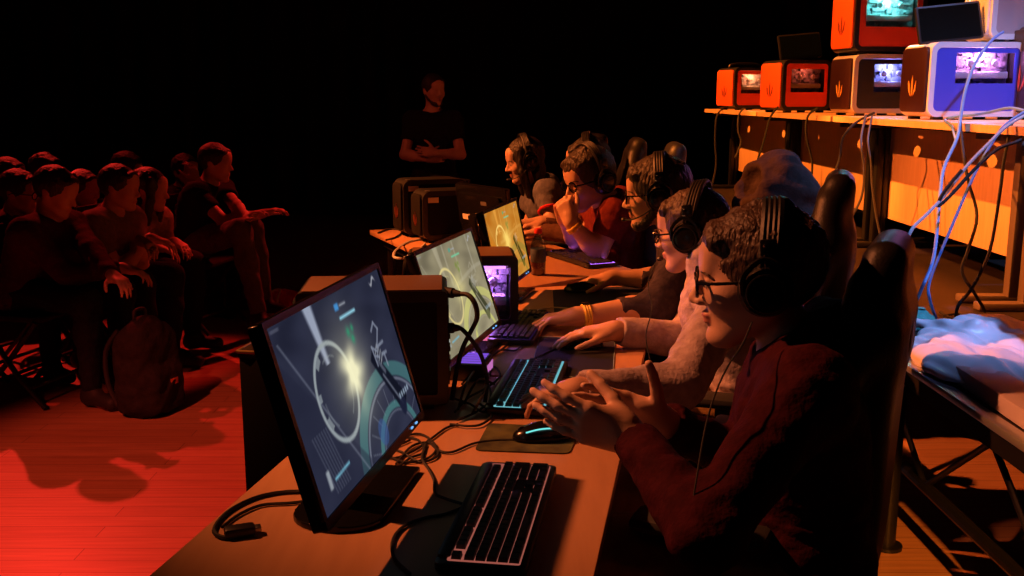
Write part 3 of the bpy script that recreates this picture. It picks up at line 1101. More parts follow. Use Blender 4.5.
    for sx in (-1, 1):
        for sy in (-1, 1):
            MB().box((.05, .03, f), (sx * (d / 2 - .06), sy * (w / 2 - .03), f / 2), None, .003).build('foot', M_rubber, t)
    if handle:
        hd = MB()
        hd.tube([(-d / 2 + .03, 0, h - .004), (-d / 2 + .06, 0, h + .030), (d / 2 - .08, 0, h + .032), (d / 2 - .03, 0, h - .004)], .009, seg=8)
        hd.build('handle', m_shell, t)
    if label_plate:
        MB().box((.055, .002, .026), (-d / 2 + .055, -w / 2 - .0012, h - .045)).build('sticker', M_paper, t, 'pale sticker near the top')
        MB().box((.022, .018, .003), (-d / 2 + .03, -w / 2 + .02, h - .002 + .0035)).build('latch', M_alu, t)
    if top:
        MB().prism(rect_poly(d - 2 * rad, w - .006, .004, 2), h, h + .004, None, .001).build('lit_top_sheet', top, t)  # thin sheet over the black shell, coloured as a lit top
    if ports:
        pt = MB()
        pt.box((.004, w - .07, H - .08), (d / 2 + .001, 0, z0 + H / 2))
        for k in range(4):
            pt.box((.006, .04, .012), (d / 2 + .003, -.02, z0 + .06 + .03 * k))
        pt.build('rear_panel', M_bmetal, t)
    return t


G_pc = 'show computers on the stage tables'
# the case nearest at the right: white shell, blue side
pc_case('white computer with a blue side and bright pink purple window on the stage table', (2.085, 4.74, TT), math.radians(4), .44, .28, .345, M_maroon_panel, M_white, M_blue_panel, M_logo,
        (.24, .94, .44, .92), (1.0, .32, .92), 7.5, G_pc)
pc_case('computer with white rim, dark logo front and dark blue lit window, under the orange one', (2.05, 5.80, TT), math.radians(7), .37, .29, .335, M_maroon_panel, mat('lilac_plastic', (.42, .40, .52), .4), M_black, M_logo,
        (.30, .98, .34, .90), (.28, .30, 1.0), 4.0, G_pc)
pc_case('orange computer with a dark red window and a black screen lying on top', (1.95, 7.02, TT), math.radians(16), .37, .29, .35, M_orange_panel, M_black, M_red_panel, M_logo_red,
        (.12, .92, .34, .88), (1.0, .14, .06), 0.5, G_pc)
pc_case('smallest orange computer with an orange lit window at the far end of the stage tables', (1.95, 8.55, TT), math.radians(18), .36, .29, .345, M_orange_panel, M_black, M_red_panel, M_logo_red,
        (.12, .92, .34, .90), (1.0, .30, .10), 3.0, G_pc, handle=True)
pc_case('orange computer with a teal lit window stacked on top of the white rimmed one', (2.06, 5.80, TT + .336), math.radians(7), .41, .29, .36, M_orange_panel, M_black, M_red_panel, M_logo_red,
        (.10, .92, .36, .96), (.18, 1.0, .85), 6.0, G_pc)
pc_case('white computer standing at the frame top on the blue sided one', (2.26, 4.80, TT + .346), math.radians(4), .20, .25, .35, M_white, M_white, mat('pale_panel', (.45, .36, .38), .5), M_logo, None, None, 0, G_pc)
pc_case('black computer with a faint purple window at the right frame edge', (2.47, 4.62, TT), math.radians(4), .34, .26, .42, M_black, M_black, M_black, M_logo_red,
        (.1, .9, .55, .95), (.55, .15, .9), 0.8, G_pc)


def flat_screen(name, label, loc, w, h, rot, group=None):
    """A switched-off slim screen lying or leaning."""
    t = thing(name, label, 'monitor', loc, group=group, rot=rot)
    MB().prism(rect_poly(w, h, .008, 3), -.009, .009, None, .002).build('housing', M_black, t)
    MB().prism(rect_poly(w - .02, h - .02, .004, 3), .0085, .0105).build('panel', mat('dark_glass', (.003, .005, .005), .6, spec=.02), t)
    return t


flat_screen('monitor', 'switched off black screen leaning on top of the blue sided computer', (1.99, 4.70, TT + .346 + .088), .30, .17, (math.radians(78), math.radians(-6), math.radians(4)))
flat_screen('monitor', 'switched off black screen lying tilted on the orange computer with a dark red window', (1.96, 7.00, TT + .352 + .092), .30, .17, (math.radians(76), math.radians(-5), math.radians(8)))


# ------------------------------------------------------------------ the players' desks
DT = 0.73
U1 = Vector((math.sin(math.radians(10.5)), math.cos(math.radians(10.5)), 0))      # along the row of desks
L1 = Vector((-U1.y, U1.x, 0))                                                     # away from the players
U3 = Vector((-0.39, 0.92, 0)).normalized()
L3 = Vector((-U3.y, U3.x, 0))


def desk(label, poly, legs):
    c = sum((Vector((x, y, 0)) for x, y in poly), Vector()) / len(poly)
    t = thing('desk', label, 'desk', c, 0, 'desks of the players')
    P = [(x - c.x, y - c.y) for x, y in poly]
    MB().prism(P, DT - 0.026, DT, None, 0.003).build('desk_top', M_desk, t)
    fr = MB()
    ins = [(x * .86, y * .90) for x, y in P]
    for a, b in zip(ins, ins[1:] + ins[:1]):
        v = Vector((b[0] - a[0], b[1] - a[1], 0))
        fr.box((v.length, .03, .05), ((a[0] + b[0]) / 2, (a[1] + b[1]) / 2, DT - .052), (0, 0, math.atan2(v.y, v.x)))
    fr.build('frame', M_bmetal, t)
    for x, y in legs:
        x, y = x - c.x, y - c.y
        MB().cyl((x, y, .012), (x, y, DT - .03), .022, seg=14).lathe([(.035, 0), (.035, .014), (.02, .016)], (x, y, 0), (0, 0, 1), 16).build('leg', M_bmetal, t)
    return t


d1a = Vector((.321, 2.478, 0)) - U1 * 1.66
d1 = [(d1a + U1 * 1.655)[:2], (d1a + U1 * 1.655 + L1 * .672)[:2], (d1a + L1 * .672)[:2], d1a[:2]]
desk('light wooden desk at the lower frame edge carrying the nearest bright screen', d1, [((d1a + U1 * .1 + L1 * .08)[:2]), ((d1a + U1 * .1 + L1 * .6)[:2]), ((d1a + U1 * 1.5 + L1 * .12)[:2]), ((d1a + U1 * 1.5 + L1 * .6)[:2])])
d2 = [(.323, 2.487), (.600, 3.965), (-.115, 3.735), (-.345, 2.612)]
desk('light wooden desk in the middle of the row with a big black mouse pad', d2, [(.26, 2.62), (.48, 3.80), (-.06, 3.62), (-.27, 2.70)])
d3 = [(.514, 4.226), (-.11, 5.70), (-.79, 5.515), (-.075, 3.83), (.062, 3.81)]
desk('light wooden desk at the far end of the row with a red capped bottle', d3, [(.36, 4.34), (-.15, 5.55), (-.66, 5.42), (-.02, 4.0)])


# ------------------------------------------------------------------ bright screens
def paint(kind, w=208, h=117):
    u, v = np.meshgrid(np.linspace(0, 1, w), np.linspace(0, 1, h))        # v runs downwards
    X, Y = (u - .34) * 1.777, v - .50
    r = np.hypot(X, Y)
    rs = np.random.RandomState(4)
    g = np.zeros_like(u)
    for k in range(7):
        fx, fy, p = rs.uniform(4, 26), rs.uniform(4, 20), rs.uniform(0, 6.28)
        g += np.sin(u * fx + 2 * np.sin(v * fy) + p)
    g = g / 14 + .5
    pal = {1: dict(a=(31, 33, 50), b=(50, 53, 74), ring=(150, 160, 165), band=(70, 120, 122), burst=(255, 250, 205), lit=(125, 132, 150), dark=(18, 20, 34)),
           2: dict(a=(112, 104, 84), b=(168, 158, 126), ring=(224, 206, 140), band=(206, 204, 118), burst=(240, 226, 150), lit=(176, 168, 146), dark=(66, 66, 44)),
           3: dict(a=(186, 108, 26), b=(206, 144, 58), ring=(255, 214, 120), band=(160, 132, 52), burst=(255, 216, 110), lit=(222, 160, 74), dark=(74, 64, 22))}[kind]
    L = lambda k: np.array(pal[k], float)
    img = L('a') + (L('b') - L('a')) * (g[..., None] * .8 + v[..., None] * .35)

    def put(mask, col, a=1.0):
        m = np.clip(mask, 0, 1)[..., None] * a
        img[:] = img * (1 - m) + np.array(col, float) * m
    edge = lambda d, wd=.006: np.clip(1 - np.abs(d) / wd, 0, 1)
    soft = lambda d, wd=.012: np.clip(.5 - d / wd, 0, 1)
    # floor of the arena: broad curved bands around the ring
    R2 = np.hypot((u - .74) * 1.777, (v - 1.10) * 1.30)
    put(soft(np.abs(R2 - .66) - .060) * (v > .35), L('band'), .75)
    put(soft(np.abs(R2 - .575) - .012) * (v > .35), L('lit'), .7)
    put(soft(np.abs(R2 - .37) - .030) * (v > .35), L('band'), .85)
    put(soft(np.abs(R2 - .32) - .008) * (v > .5), L('lit'), .5)
    for k in range(9):
        a = math.radians(200 + 16 * k)
        d = (u - .74) * 1.777 * math.sin(a) - (v - 1.10) * 1.30 * math.cos(a)
        put(edge(d, .008) * (R2 > .38) * (R2 < .54) * (v > .4), L('lit'), .55)
    # dark corner facets at the near side
    put(soft((u - .02 - .55 * (v - .2)) * 1.0, .01) * (v > .12), L('a') * 1.15, .5)
    put(edge(u - .02 - .40 * (v - .05), .010) * (v > .1), L('lit'), .55)
    for k in range(7):
        put(edge(u - .04 - .018 * k - .18 * (v - .45), .006) * (v > .62) * (v < .95), L('lit'), .35)
    if kind != 1:
        for uu in (.42, .60, .86):
            put(soft(np.abs(u - uu) - .012) * (v < .42), L('lit'), .5)
        put(soft(np.abs(v - .40 - .05 * np.sin(u * 5)) - .02) * (u > .3), L('lit'), .5)
    # beam, ring, burst
    put(soft(np.abs(u - .30 - .10 * v) - .034 + .06 * v, .02) * (v < .34), L('lit') * 1.25, .95 if kind == 1 else .35)
    put(soft(np.abs(r - .272) - .014, .012), L('ring'), .95)
    put(soft(np.abs(r - .20) - .004, .01) * (np.sin(np.arctan2(Y, X) * 3) > .2), L('ring'), .5)
    for k in range(3):
        put(soft(np.abs(r - .24) - .018, .01) * (np.abs(np.arctan2(Y, X) - (2.6, 3.0 - 6.1, -2.2)[k]) < .16), L('ring'), .7)
    bx, by = (u - .50) * 1.777, v - .47
    br = np.hypot(bx, by); th = np.arctan2(by, bx)
    put(np.exp(-(br / (.125 + .10 * (g - .5) + .014 * np.sin(th * 5 + 1) * (br > .03))) ** 2) * 1.3, L('burst'), .95 if kind != 2 else .45)
    put(np.exp(-(br / .3) ** 2), L('burst'), .35 if kind != 2 else .2)
    # sidearm held at the far side
    a = math.radians(52)
    gx = ((u - .79) * 1.777 * math.cos(a) + (v - .67) * math.sin(a)) / 1.35; gy = (-(u - .79) * 1.777 * math.sin(a) + (v - .67) * math.cos(a)) / 1.35
    put(soft(np.abs(gx) - .20) * soft(np.abs(gy) - .035 - .06 * (gx + .2)), L('dark'), .95)
    put(soft(np.abs(gx - .05) - .12) * edge(gy - .012, .012), L('lit'), .8)
    put(soft(np.abs(gx + .09) - .05) * soft(np.abs(gy + .02) - .012), L('lit'), .55)
    put(soft(np.hypot(gx - .17, gy - .02) - .045), L('dark') * 1.6, .9)
    for k in range(4):
        put(edge(gx + .16 - .022 * k, .006) * soft(np.abs(gy + .065) - .035), (200, 205, 210), .8)
    # display marks: bars and small blocks
    blue = {1: (70, 150, 220), 2: (90, 160, 140), 3: (110, 170, 110)}[kind]
    put(soft(np.abs(u - .525) - .018) * soft(np.abs(v - .085) - .020), blue, .9)
    put(soft(np.abs(u - .60) - .075) * soft(np.abs(v - .155) - .009), (150, 215, 235) if kind == 1 else (120, 205, 160), .95)
    put(soft(np.abs(u - .58) - .03) * soft(np.abs(v - .085) - .006), (170, 175, 185), .8)
    put(soft(np.abs(u - .91) - .03, .02) * soft(np.abs(v - .055 + .02 * np.sin(u * 90)) - .010), (190, 192, 200), .8)
    put(soft(np.abs(u - .05) - .03) * soft(np.abs(v - .03) - .004), (150, 152, 170), .6)
    for (uu, vv, rr) in ((.56, .25, .030), (.60, .24, .022), (.585, .30, .028)):
        put(np.exp(-(np.hypot((u - uu) * 1.777, v - vv) / rr) ** 2), (50, 150, 110) if kind == 1 else (120, 140, 60), .85)
    # angular strokes painted on the arena wall
    for p, q in (((.76, .33), (.80, .29)), ((.80, .29), (.825, .34)), ((.825, .34), (.77, .44)), ((.77, .44), (.84, .43)), ((.72, .42), (.73, .54)), ((.72, .42), (.76, .46)), ((.73, .48), (.765, .50)), ((.80, .50), (.845, .50)), ((.82, .50), (.825, .58))):
        p, q = np.array(p), np.array(q)
        t = np.clip(((u - p[0]) * (q - p)[0] + (v - p[1]) * (q - p)[1]) / ((q - p) @ (q - p)), 0, 1)
        d = np.hypot((u - p[0] - t * (q - p)[0]) * 1.777, v - p[1] - t * (q - p)[1])
        put(soft(d - .010, .01), L('lit') * 1.05, .85 if kind == 1 else .4)
    put(soft(np.abs(u - .10) - .012) * soft(np.abs(v - .86) - .05), (190, 200, 205), .7)
    put(edge(v - .88 + .10 * (u - .15), .014) * (u > .14) * (u < .27), (120, 190, 215), .9)
    put(soft(np.abs(u - .90) - .06) * soft(np.abs(v - .80 + .1 * (u - .9)) - .018) * (np.sin(u * 260) > -.3), (170, 190, 210), .7)
    if kind != 3:
        put(soft(np.hypot((u - .60) * 1.777, v - .90) - .08), (60, 90, 150) if kind == 1 else (150, 150, 110), .55)
    img = np.clip(img / 255, 0, 1)
    return np.where(img <= .04045, img / 12.92, ((img + .055) / 1.055) ** 2.4)


def screen_mesh(name, img, w, h, x, zc, m, parent):
    nh, nw = img.shape[:2]
    ys, zs = np.linspace(-w / 2, w / 2, nw), np.linspace(h / 2, -h / 2, nh)
    Yg, Zg = np.meshgrid(ys, zs)
    co = np.stack([np.full(Yg.shape, x), Yg, Zg + zc], -1).reshape(-1, 3)
    i = np.arange(nh * nw).reshape(nh, nw)
    q = np.stack([i[1:, :-1], i[1:, 1:], i[:-1, 1:], i[:-1, :-1]], -1).reshape(-1, 4)
    me = bpy.data.meshes.new(name)
    me.vertices.add(len(co)); me.vertices.foreach_set('co', co.astype(np.float32).ravel())
    me.loops.add(q.size); me.loops.foreach_set('vertex_index', q.astype(np.int32).ravel())
    me.polygons.add(len(q)); me.polygons.foreach_set('loop_start', np.arange(0, q.size, 4, dtype=np.int32))
    me.update(calc_edges=True)
    at_ = me.color_attributes.new('picture', 'FLOAT_COLOR', 'POINT')
    c = np.ones((nh * nw, 4), np.float32); c[:, :3] = img.reshape(-1, 3)
    at_.data.foreach_set('color', c.ravel())
    me.materials.append(m)
    return link(bpy.data.objects.new(name, me), parent)


def monitor(label, centre, yaw, tilt, w, h, img=None, strength=1.0, group=None, back_strip=False, stand=True):
    """Screen faces local +x; the empty sits on the desk under it."""
    cx, cy, cz = centre
    n = Vector((math.cos(yaw), math.sin(yaw), 0))
    t = thing('monitor', label, 'monitor', (cx - n.x * .06, cy - n.y * .06, DT), yaw, group)
    zc = cz - DT
    Mx = Matrix.Translation((.06, 0, zc)) @ Matrix.Rotation(-tilt, 4, 'Y')
    ax = Matrix(((0, 0, 1, 0), (1, 0, 0, 0), (0, 1, 0, 0), (0, 0, 0, 1)))
    W, H = w + .022, h + .026
    f = MB()
    f.prism(rect_poly(W, H, .006, 3, 0, -.003), -.020, .0, Mx @ ax, .0015)
    f.prism(rect_poly(W - .08, H - .08, .02, 3), -.036, -.019, Mx @ ax, .004)
    ho = f.build('housing', M_gloss, t)
    b = MB()
    for (yy, zz, ww, hh) in ((0, h / 2 + .0055, W, .011), (0, -h / 2 - .008, W, .016), (-w / 2 - .0055, 0, .011, h), (w / 2 + .0055, 0, .011, h)):
        b.prism(rect_poly(ww, hh, .002, 2, yy, zz), -.001, .005, Mx @ ax)
    b.build('bezel', M_gloss, ho)
    if img is not None:
        s = screen_mesh('screen', img, w, h, .0015, 0, screen_mat('lit_screen_%d' % int(cy * 100), strength), t)
        s.matrix_local = Mx
        led = MB()
        for k in range(2):
            led.box((.003, .010, .003), Mx @ Vector((.006, w / 2 - .05 - .03 * k, -h / 2 - .008)))
        led.build('power_light', glow('blue_led', (.2, .5, 1.0), 1.0), ho)
    st = MB()
    P = [(.04 + .09 * math.cos(a), -.03 + .06 * math.sin(a)) for a in np.linspace(math.radians(-180), math.radians(0), 15)] + [(.13, .21), (-.05, .21)]
    if stand:
        st.prism([(x * .9, y) for x, y in P], 0, .012, None, .003)
        st.build('base', M_gloss, t)
        nk = MB()
        nk.box((.03, .07, zc * .95), (.012, .03, zc * .5), (0, math.radians(-3), 0), .008)
        nk.build('stand', M_gloss, t)
    if back_strip:
        bs = MB(); bs.prism(rect_poly(W * .62, .026, .003, 2, .02, -H * .06), -.0375, -.0355, Mx @ ax); bs.build('back_strip', M_paper, ho, 'pale strip across the back')
        bs = MB(); bs.prism(rect_poly(.05, .018, .002, 2, -.05, H * .22), -.0375, -.0355, Mx @ ax); bs.build('badge', M_alu, ho)
    return t


R_ = math.radians
monitor('nearest lit screen, blue grey shooter game with a white burst', (-.272, 1.661, .978), R_(-10), R_(16), .53, .298, paint(1), .95, 'lit game screens')
monitor('second lit screen, olive and cream game picture, behind the black computer', (-.143, 2.69, .930), R_(-14), R_(17.6), .493, .278, paint(2), .95, 'lit game screens')
monitor('third lit screen, glowing orange game picture, beside the red capped bottle', (-.016, 3.547, .940), R_(-13.8), R_(12), .466, .262, paint(3), 1.0, 'lit game screens')
monitor('screen turned away showing a pale strip on its back, beside the black computers', (-.125, 4.80, .90), R_(33), R_(8), .44, .26, None, 1, 'far screens seen from behind', True)
monitor('farthest screen turned away, its thin top edge above the black computers', (-.32, 5.50, .895), R_(33), R_(8), .38, .24, None, 1, 'far screens seen from behind', True)


# ------------------------------------------------------------------ computers on the players' desks
def pc_on(label, corner, ang, d, w, h, **k):
    """corner: front foot of the camera-side edge; ang: heading of the long side."""
    u = Vector((math.cos(ang), math.sin(ang), 0)); n = Vector((-u.y, u.x, 0))
    c = Vector(corner) + u * d / 2 + n * w / 2
    return pc_case(label, (c.x, c.y, DT), ang, d, w, h, M_matte, M_black, M_matte, M_logo_red, **k)


pc_on('black computer right behind the nearest lit screen, cables plugged in its side', (-.492, 2.225, 0), R_(4), .345, .20, .285, label_plate=True, ports=True, rad=.012, top=mat('amber_lit_top', (.17, .085, .04), .6))  # amber light on the black top is put into this brown
pc_on('black computer glowing purple between the second and third lit screens', (-.325, 3.03, 0), R_(4), .345, .20, .238, win=(.45, .99, .06, .985), led=(.62, .22, 1.0), power=3.5, ports=True, rad=.015, top=MATS['amber_lit_top'])
pc_on('black computer with pale sticker and clawed logo, front one on the far desk', (-.445, 4.98, 0), R_(22), .35, .19, .262, label_plate=True)
pc_on('black computer with pale sticker, hidden half behind its twin on the far desk', (-.565, 5.20, 0), R_(22), .35, .19, .30, label_plate=True)


# ------------------------------------------------------------------ keyboards, mice, pads
def keyboard(label, loc, rotz, led, strength, L=.44, D=.145, group='keyboards on the desks'):
    """Keys face local +x side player; long side along y."""
    t = thing('keyboard', label, 'keyboard', loc, rotz, group)
    b = MB()
    b.prism(rect_poly(D, L, .012, 4), .003, .018, None, .003)
    b.prism(rect_poly(.022, L - .04, .008, 3, -D / 2 + .012, 0), .015, .023, None, .002)
    b.build('case', M_black, t)
    bl = MB()
    bl.prism(rect_poly(D - .030, L - .022, .004, 2, .004, 0), .0178, .0186)
    bl.build('backlight', glow('key_light_%d_%d_%d' % tuple(int(c * 99) for c in led), led, strength), t)
    k = MB()
    p = (L - .030) / 22.6
    x0 = -D / 2 + .024

    def key(row, col, wd=1.0, hd=1.0):
        px = x0 + (row + hd / 2 + (.16 if row > 0 else 0)) * p * .96
        py = -L / 2 + .015 + (col + wd / 2) * p
        sx, sy = hd * p * .96 - .0014, wd * p - .0014
        vb = [k.bm.verts.new((px + a * sx / 2, py + c * sy / 2, .0172)) for a, c in ((-1, -1), (1, -1), (1, 1), (-1, 1))]
        vt = [k.bm.verts.new((px + a * sx * .41, py + c * sy * .43, .0262)) for a, c in ((-1, -1), (1, -1), (1, 1), (-1, 1))]
        k.bm.faces.new(vt)
        for i in range(4):
            k.bm.faces.new((vb[i], vb[(i + 1) % 4], vt[(i + 1) % 4], vt[i]))
    for c in [0, 2, 3, 4, 5, 6.5, 7.5, 8.5, 9.5, 11, 12, 13, 14]: key(0, c)
    for c in range(13): key(1, c)
    key(1, 13, 2)
    key(2, 0, 1.5)
    for c in range(12): key(2, 1.5 + c)
    key(2, 13.5, 1.5)
    key(3, 0, 1.75)
    for c in range(11): key(3, 1.75 + c)
    key(3, 12.75, 2.25)
    key(4, 0, 2.25)
    for c in range(10): key(4, 2.25 + c)
    key(4, 12.25, 2.75)
    for c, wd in ((0, 1.25), (1.25, 1.25), (2.5, 1.25), (3.75, 6.25), (10, 1.25), (11.25, 1.25), (12.5, 1.25), (13.75, 1.25)): key(5, c, wd)
    for r, c, wd in ((3, 15.2, 3.25), (4, 15.2, 1.15), (4, 17.35, 1.15)):      # blank deck between the key blocks
        k.box((p * 1.0, wd * p, .0024), (x0 + (r + .66) * p * .96, -L / 2 + .015 + (c + wd / 2) * p, .0190))
    for r in (0, 1, 2):
        for c in range(3): key(r, 15.35 + c)
    key(4, 16.35)
    for c in range(3): key(5, 15.35 + c)
    for r in (1, 2, 3, 4):
        for c in range(3): key(r, 18.6 + c)
    key(5, 18.6, 2); key(5, 20.6); key(1, 21.6); key(2, 21.6, 1, 2); key(4, 21.6, 1, 2)
    for c in range(3): key(0, 18.6 + c)
    k.build('keycaps', M_key, t)
    for sx in (-1, 1):
        for sy in (-1, 1):
            MB().box((.02, .04, .004), (sx * (D / 2 - .02), sy * (L / 2 - .05), .002)).build('foot', M_rubber, t)
    return t


keyboard('red lit black keyboard nearest the lower frame edge', (-.017, 1.640, DT), R_(-8.6), (1.0, .26, .19), .32, .445, .145)
keyboard('cyan lit black keyboard under the left hand of the grey hoodie player', (.045, 2.425, DT), R_(-9), (.25, .75, .85), .6, .45, .15)
keyboard('dim purple lit keyboard beneath the hand with a yellow wristband', (.03, 3.08, DT), R_(-10), (.35, .12, .9), .035, .42, .14)
keyboard('purple lit keyboard on the far desk before the player in maroon', (.305, 4.445, DT), R_(25), (.50, .14, 1.0), 2.4, .43, .15)

M_pad1 = mat('printed_cloth', (.02, .024, .010), 0.9, col2=(.11, .115, .03), scale=14, bump=.1, bscale=400)


def pad(label, poly, m, rim=None):
    c = sum((Vector((x, y, 0)) for x, y in poly), Vector()) / len(poly)
    t = thing('mouse_pad', label, 'mouse pad', (c.x, c.y, DT + .0004), 0, 'mouse pads on the desks')
    P = [(x - c.x, y - c.y) for x, y in poly]
    # round the corners of the outline
    Q = []
    n = len(P)
    for i in range(n):
        a, b, d = Vector(P[i - 1]), Vector(P[i]), Vector(P[(i + 1) % n])
        p, q = b + (a - b).normalized() * .018, b + (d - b).normalized() * .018
        for k in range(5):
            s = k / 4
            Q.append(tuple(p * (1 - s) ** 2 + b * 2 * s * (1 - s) + q * s * s))
    MB().prism(Q, 0, .0026).build('cloth', m, t)
    if rim:
        MB().tube([(x * .99, y * .99, .0026) for x, y in Q], .0011, seg=5, closed=True, smooth=1).build('rim', rim, t)
    return t


pad('small mouse pad with olive print beside the red lit keyboard', [(.118, 1.955), (.152, 2.118), (-.052, 2.150), (-.078, 1.975)], M_pad1)
pad('black mouse pad with a pale rim beside the cyan lit keyboard', [(.262, 2.505), (.312, 2.93), (.085, 2.985), (.06, 2.72), (.135, 2.70), (.11, 2.53)], M_rubber, mat('cyan_stitching', (.30, .46, .46), .6))
pad('big black mouse pad at the far end of the middle desk', [(.428, 3.16), (.515, 3.83), (.155, 3.74), (.14, 3.22)], M_rubber)


def mouse(label, loc, rotz, strip=None, s=1.0):
    """Palm side towards local +x... the wheel end points to -x."""
    t = thing('computer_mouse', label, 'mouse', loc, rotz, 'computer mice on the desks')
    F = Field((-.08, -.05, -.005), (.08, .05, .06), .003)
    F.ell((.012, 0, .004), (.052, .033, .036), None, 0)
    F.ell((-.030, 0, .004), (.036, .029, .024), None, .02)
    F.cut_plane((0, 0, .001), (0, 0, -1))
    b = solid('shell', F, M_gloss, t, (0, 0, 0))
    w = MB(); w.lathe([(.004, -.0035), (.010, -.003), (.010, .003), (.004, .0035)], (-.045, 0, .020), (0, 1, 0), 14); w.build('scroll_wheel', M_rubber, t)
    if strip:
        w = MB(); w.tube([(-.040, -.0225, .0225), (-.012, -.0265, .0300), (.020, -.0265, .0310), (.050, -.017, .0245)], .0018, seg=6); w.build('light_strip', strip, t)
    return t


M_cyan = glow('cyan_led', (.20, .85, .80), 1.0)
mouse('black mouse with a glowing cyan strip on the olive printed pad', (.066, 2.045, DT + .003), R_(8), M_cyan)
mouse('black mouse under the right hand of the grey hoodie player', (.205, 2.842, DT + .003), R_(5))
mouse('black mouse on the big black pad under the far hand of the bearded player', (.26, 3.70, DT + .003), R_(-5))


def phone(label, loc, rotz):
    t = thing('smartphone', label, 'phone', loc, rotz, 'phones on the desks')
    MB().prism(rect_poly(.142, .070, .010, 4), 0, .007, None, .0015).build('case', M_white if 'white' in label else M_black, t)
    MB().prism(rect_poly(.112, .064, .002, 2), .0068, .0075).build('glass', M_gloss, t)
    return t


phone('white edged phone lying at the lower frame edge under the red lit keyboard', (.000, 1.362, DT), R_(-2))
phone('black phone lying on the desk below the grey sleeve', (.228, 2.418, DT), R_(4))

# bottle
bt = thing('water_bottle', 'clear plastic water bottle with a red cap on the far desk', 'bottle', (.108, 4.085, DT))
body = MB().lathe([(.026, 0), (.031, .006), (.032, .05), (.030, .06), (.032, .07), (.032, .115), (.028, .135), (.016, .160), (.0125, .168), (.0125, .178)], seg=24).build('bottle_body', pane_mat('clear_plastic', (.62, .70, .76), .16), bt)
MB().lathe([(.0305, .055), (.0325, .058), (.0325, .108), (.0305, .111)], seg=24).build('paper_label', mat('grey_blue_paper', (.05, .085, .15), .6), body)
MB().lathe([(.026, .003), (.0295, .008), (.0295, .054), (.0, .0545)], seg=20).build('water', mat('rusty_water', (.25, .05, .04), .2), body)
MB().lathe([(.0150, .172), (.0165, .174), (.0165, .190), (.014, .194), (.0, .1945)], seg=20).build('cap', mat('red_plastic', (.75, .035, .03), .4), bt)

# purple lit headset amplifier in the cable tangle, pale mouse behind the computer
am = thing('headset_amplifier', 'small device lit purple in the cable tangle left of the cyan lit keyboard', 'device', (-.115, 2.56, DT), R_(-10))
MB().prism(rect_poly(.11, .13, .012, 3), 0, .045, None, .006).build('case', M_black, am)
st = MB()
for k in range(5):
    st.box((.085, .012, .003), (.002, -.045 + .0225 * k, .0455))
st.build('light_grille', glow('violet_led', (.26, .10, .85), .8), am)
st = MB()
for k in range(4):
    st.box((.004, .016, .022), (.055, -.04 + .026 * k, .022))
st.build('light_grille', glow('pink_led', (.85, .25, .75), .6), am)
pm = thing('paper_cup', 'pale paper cup lying behind the black computer at the nearest screen', 'cup', (-.33, 2.78, DT + .031), 0, rot=(0, R_(96), R_(25)))
MB().lathe([(.024, -.04), (.027, -.038), (.034, .045), (.036, .047), (.034, .048), (.025, -.03), (.0, -.034)], seg=20).build('cup_wall', M_paper, pm)
fc = thing('flight_case', 'tall black flight case with brass edges standing left of the nearest screen', 'flight case', (-.545, 2.62, 0), R_(-9))
MB().box((.20, .46, .80), (0, 0, .42), None, .006).build('body', M_matte, fc)
MB().box((.205, .465, .02), (0, 0, .825), None, .004).build('lid', mat('lit_brown_lid', (.028, .017, .010), .7, spec=.1), fc)  # browner than the black body: light on the top put into the colour
ed = MB()
for sx in (-1, 1):
    ed.box((.008, .47, .008), (sx * .101, 0, .832), None, .002)
for sy in (-1, 1):
    ed.box((.20, .008, .008), (0, sy * .233, .832), None, .002)
ed.build('edge_trim', mat('brass', (.62, .42, .16), .4, .9), fc)


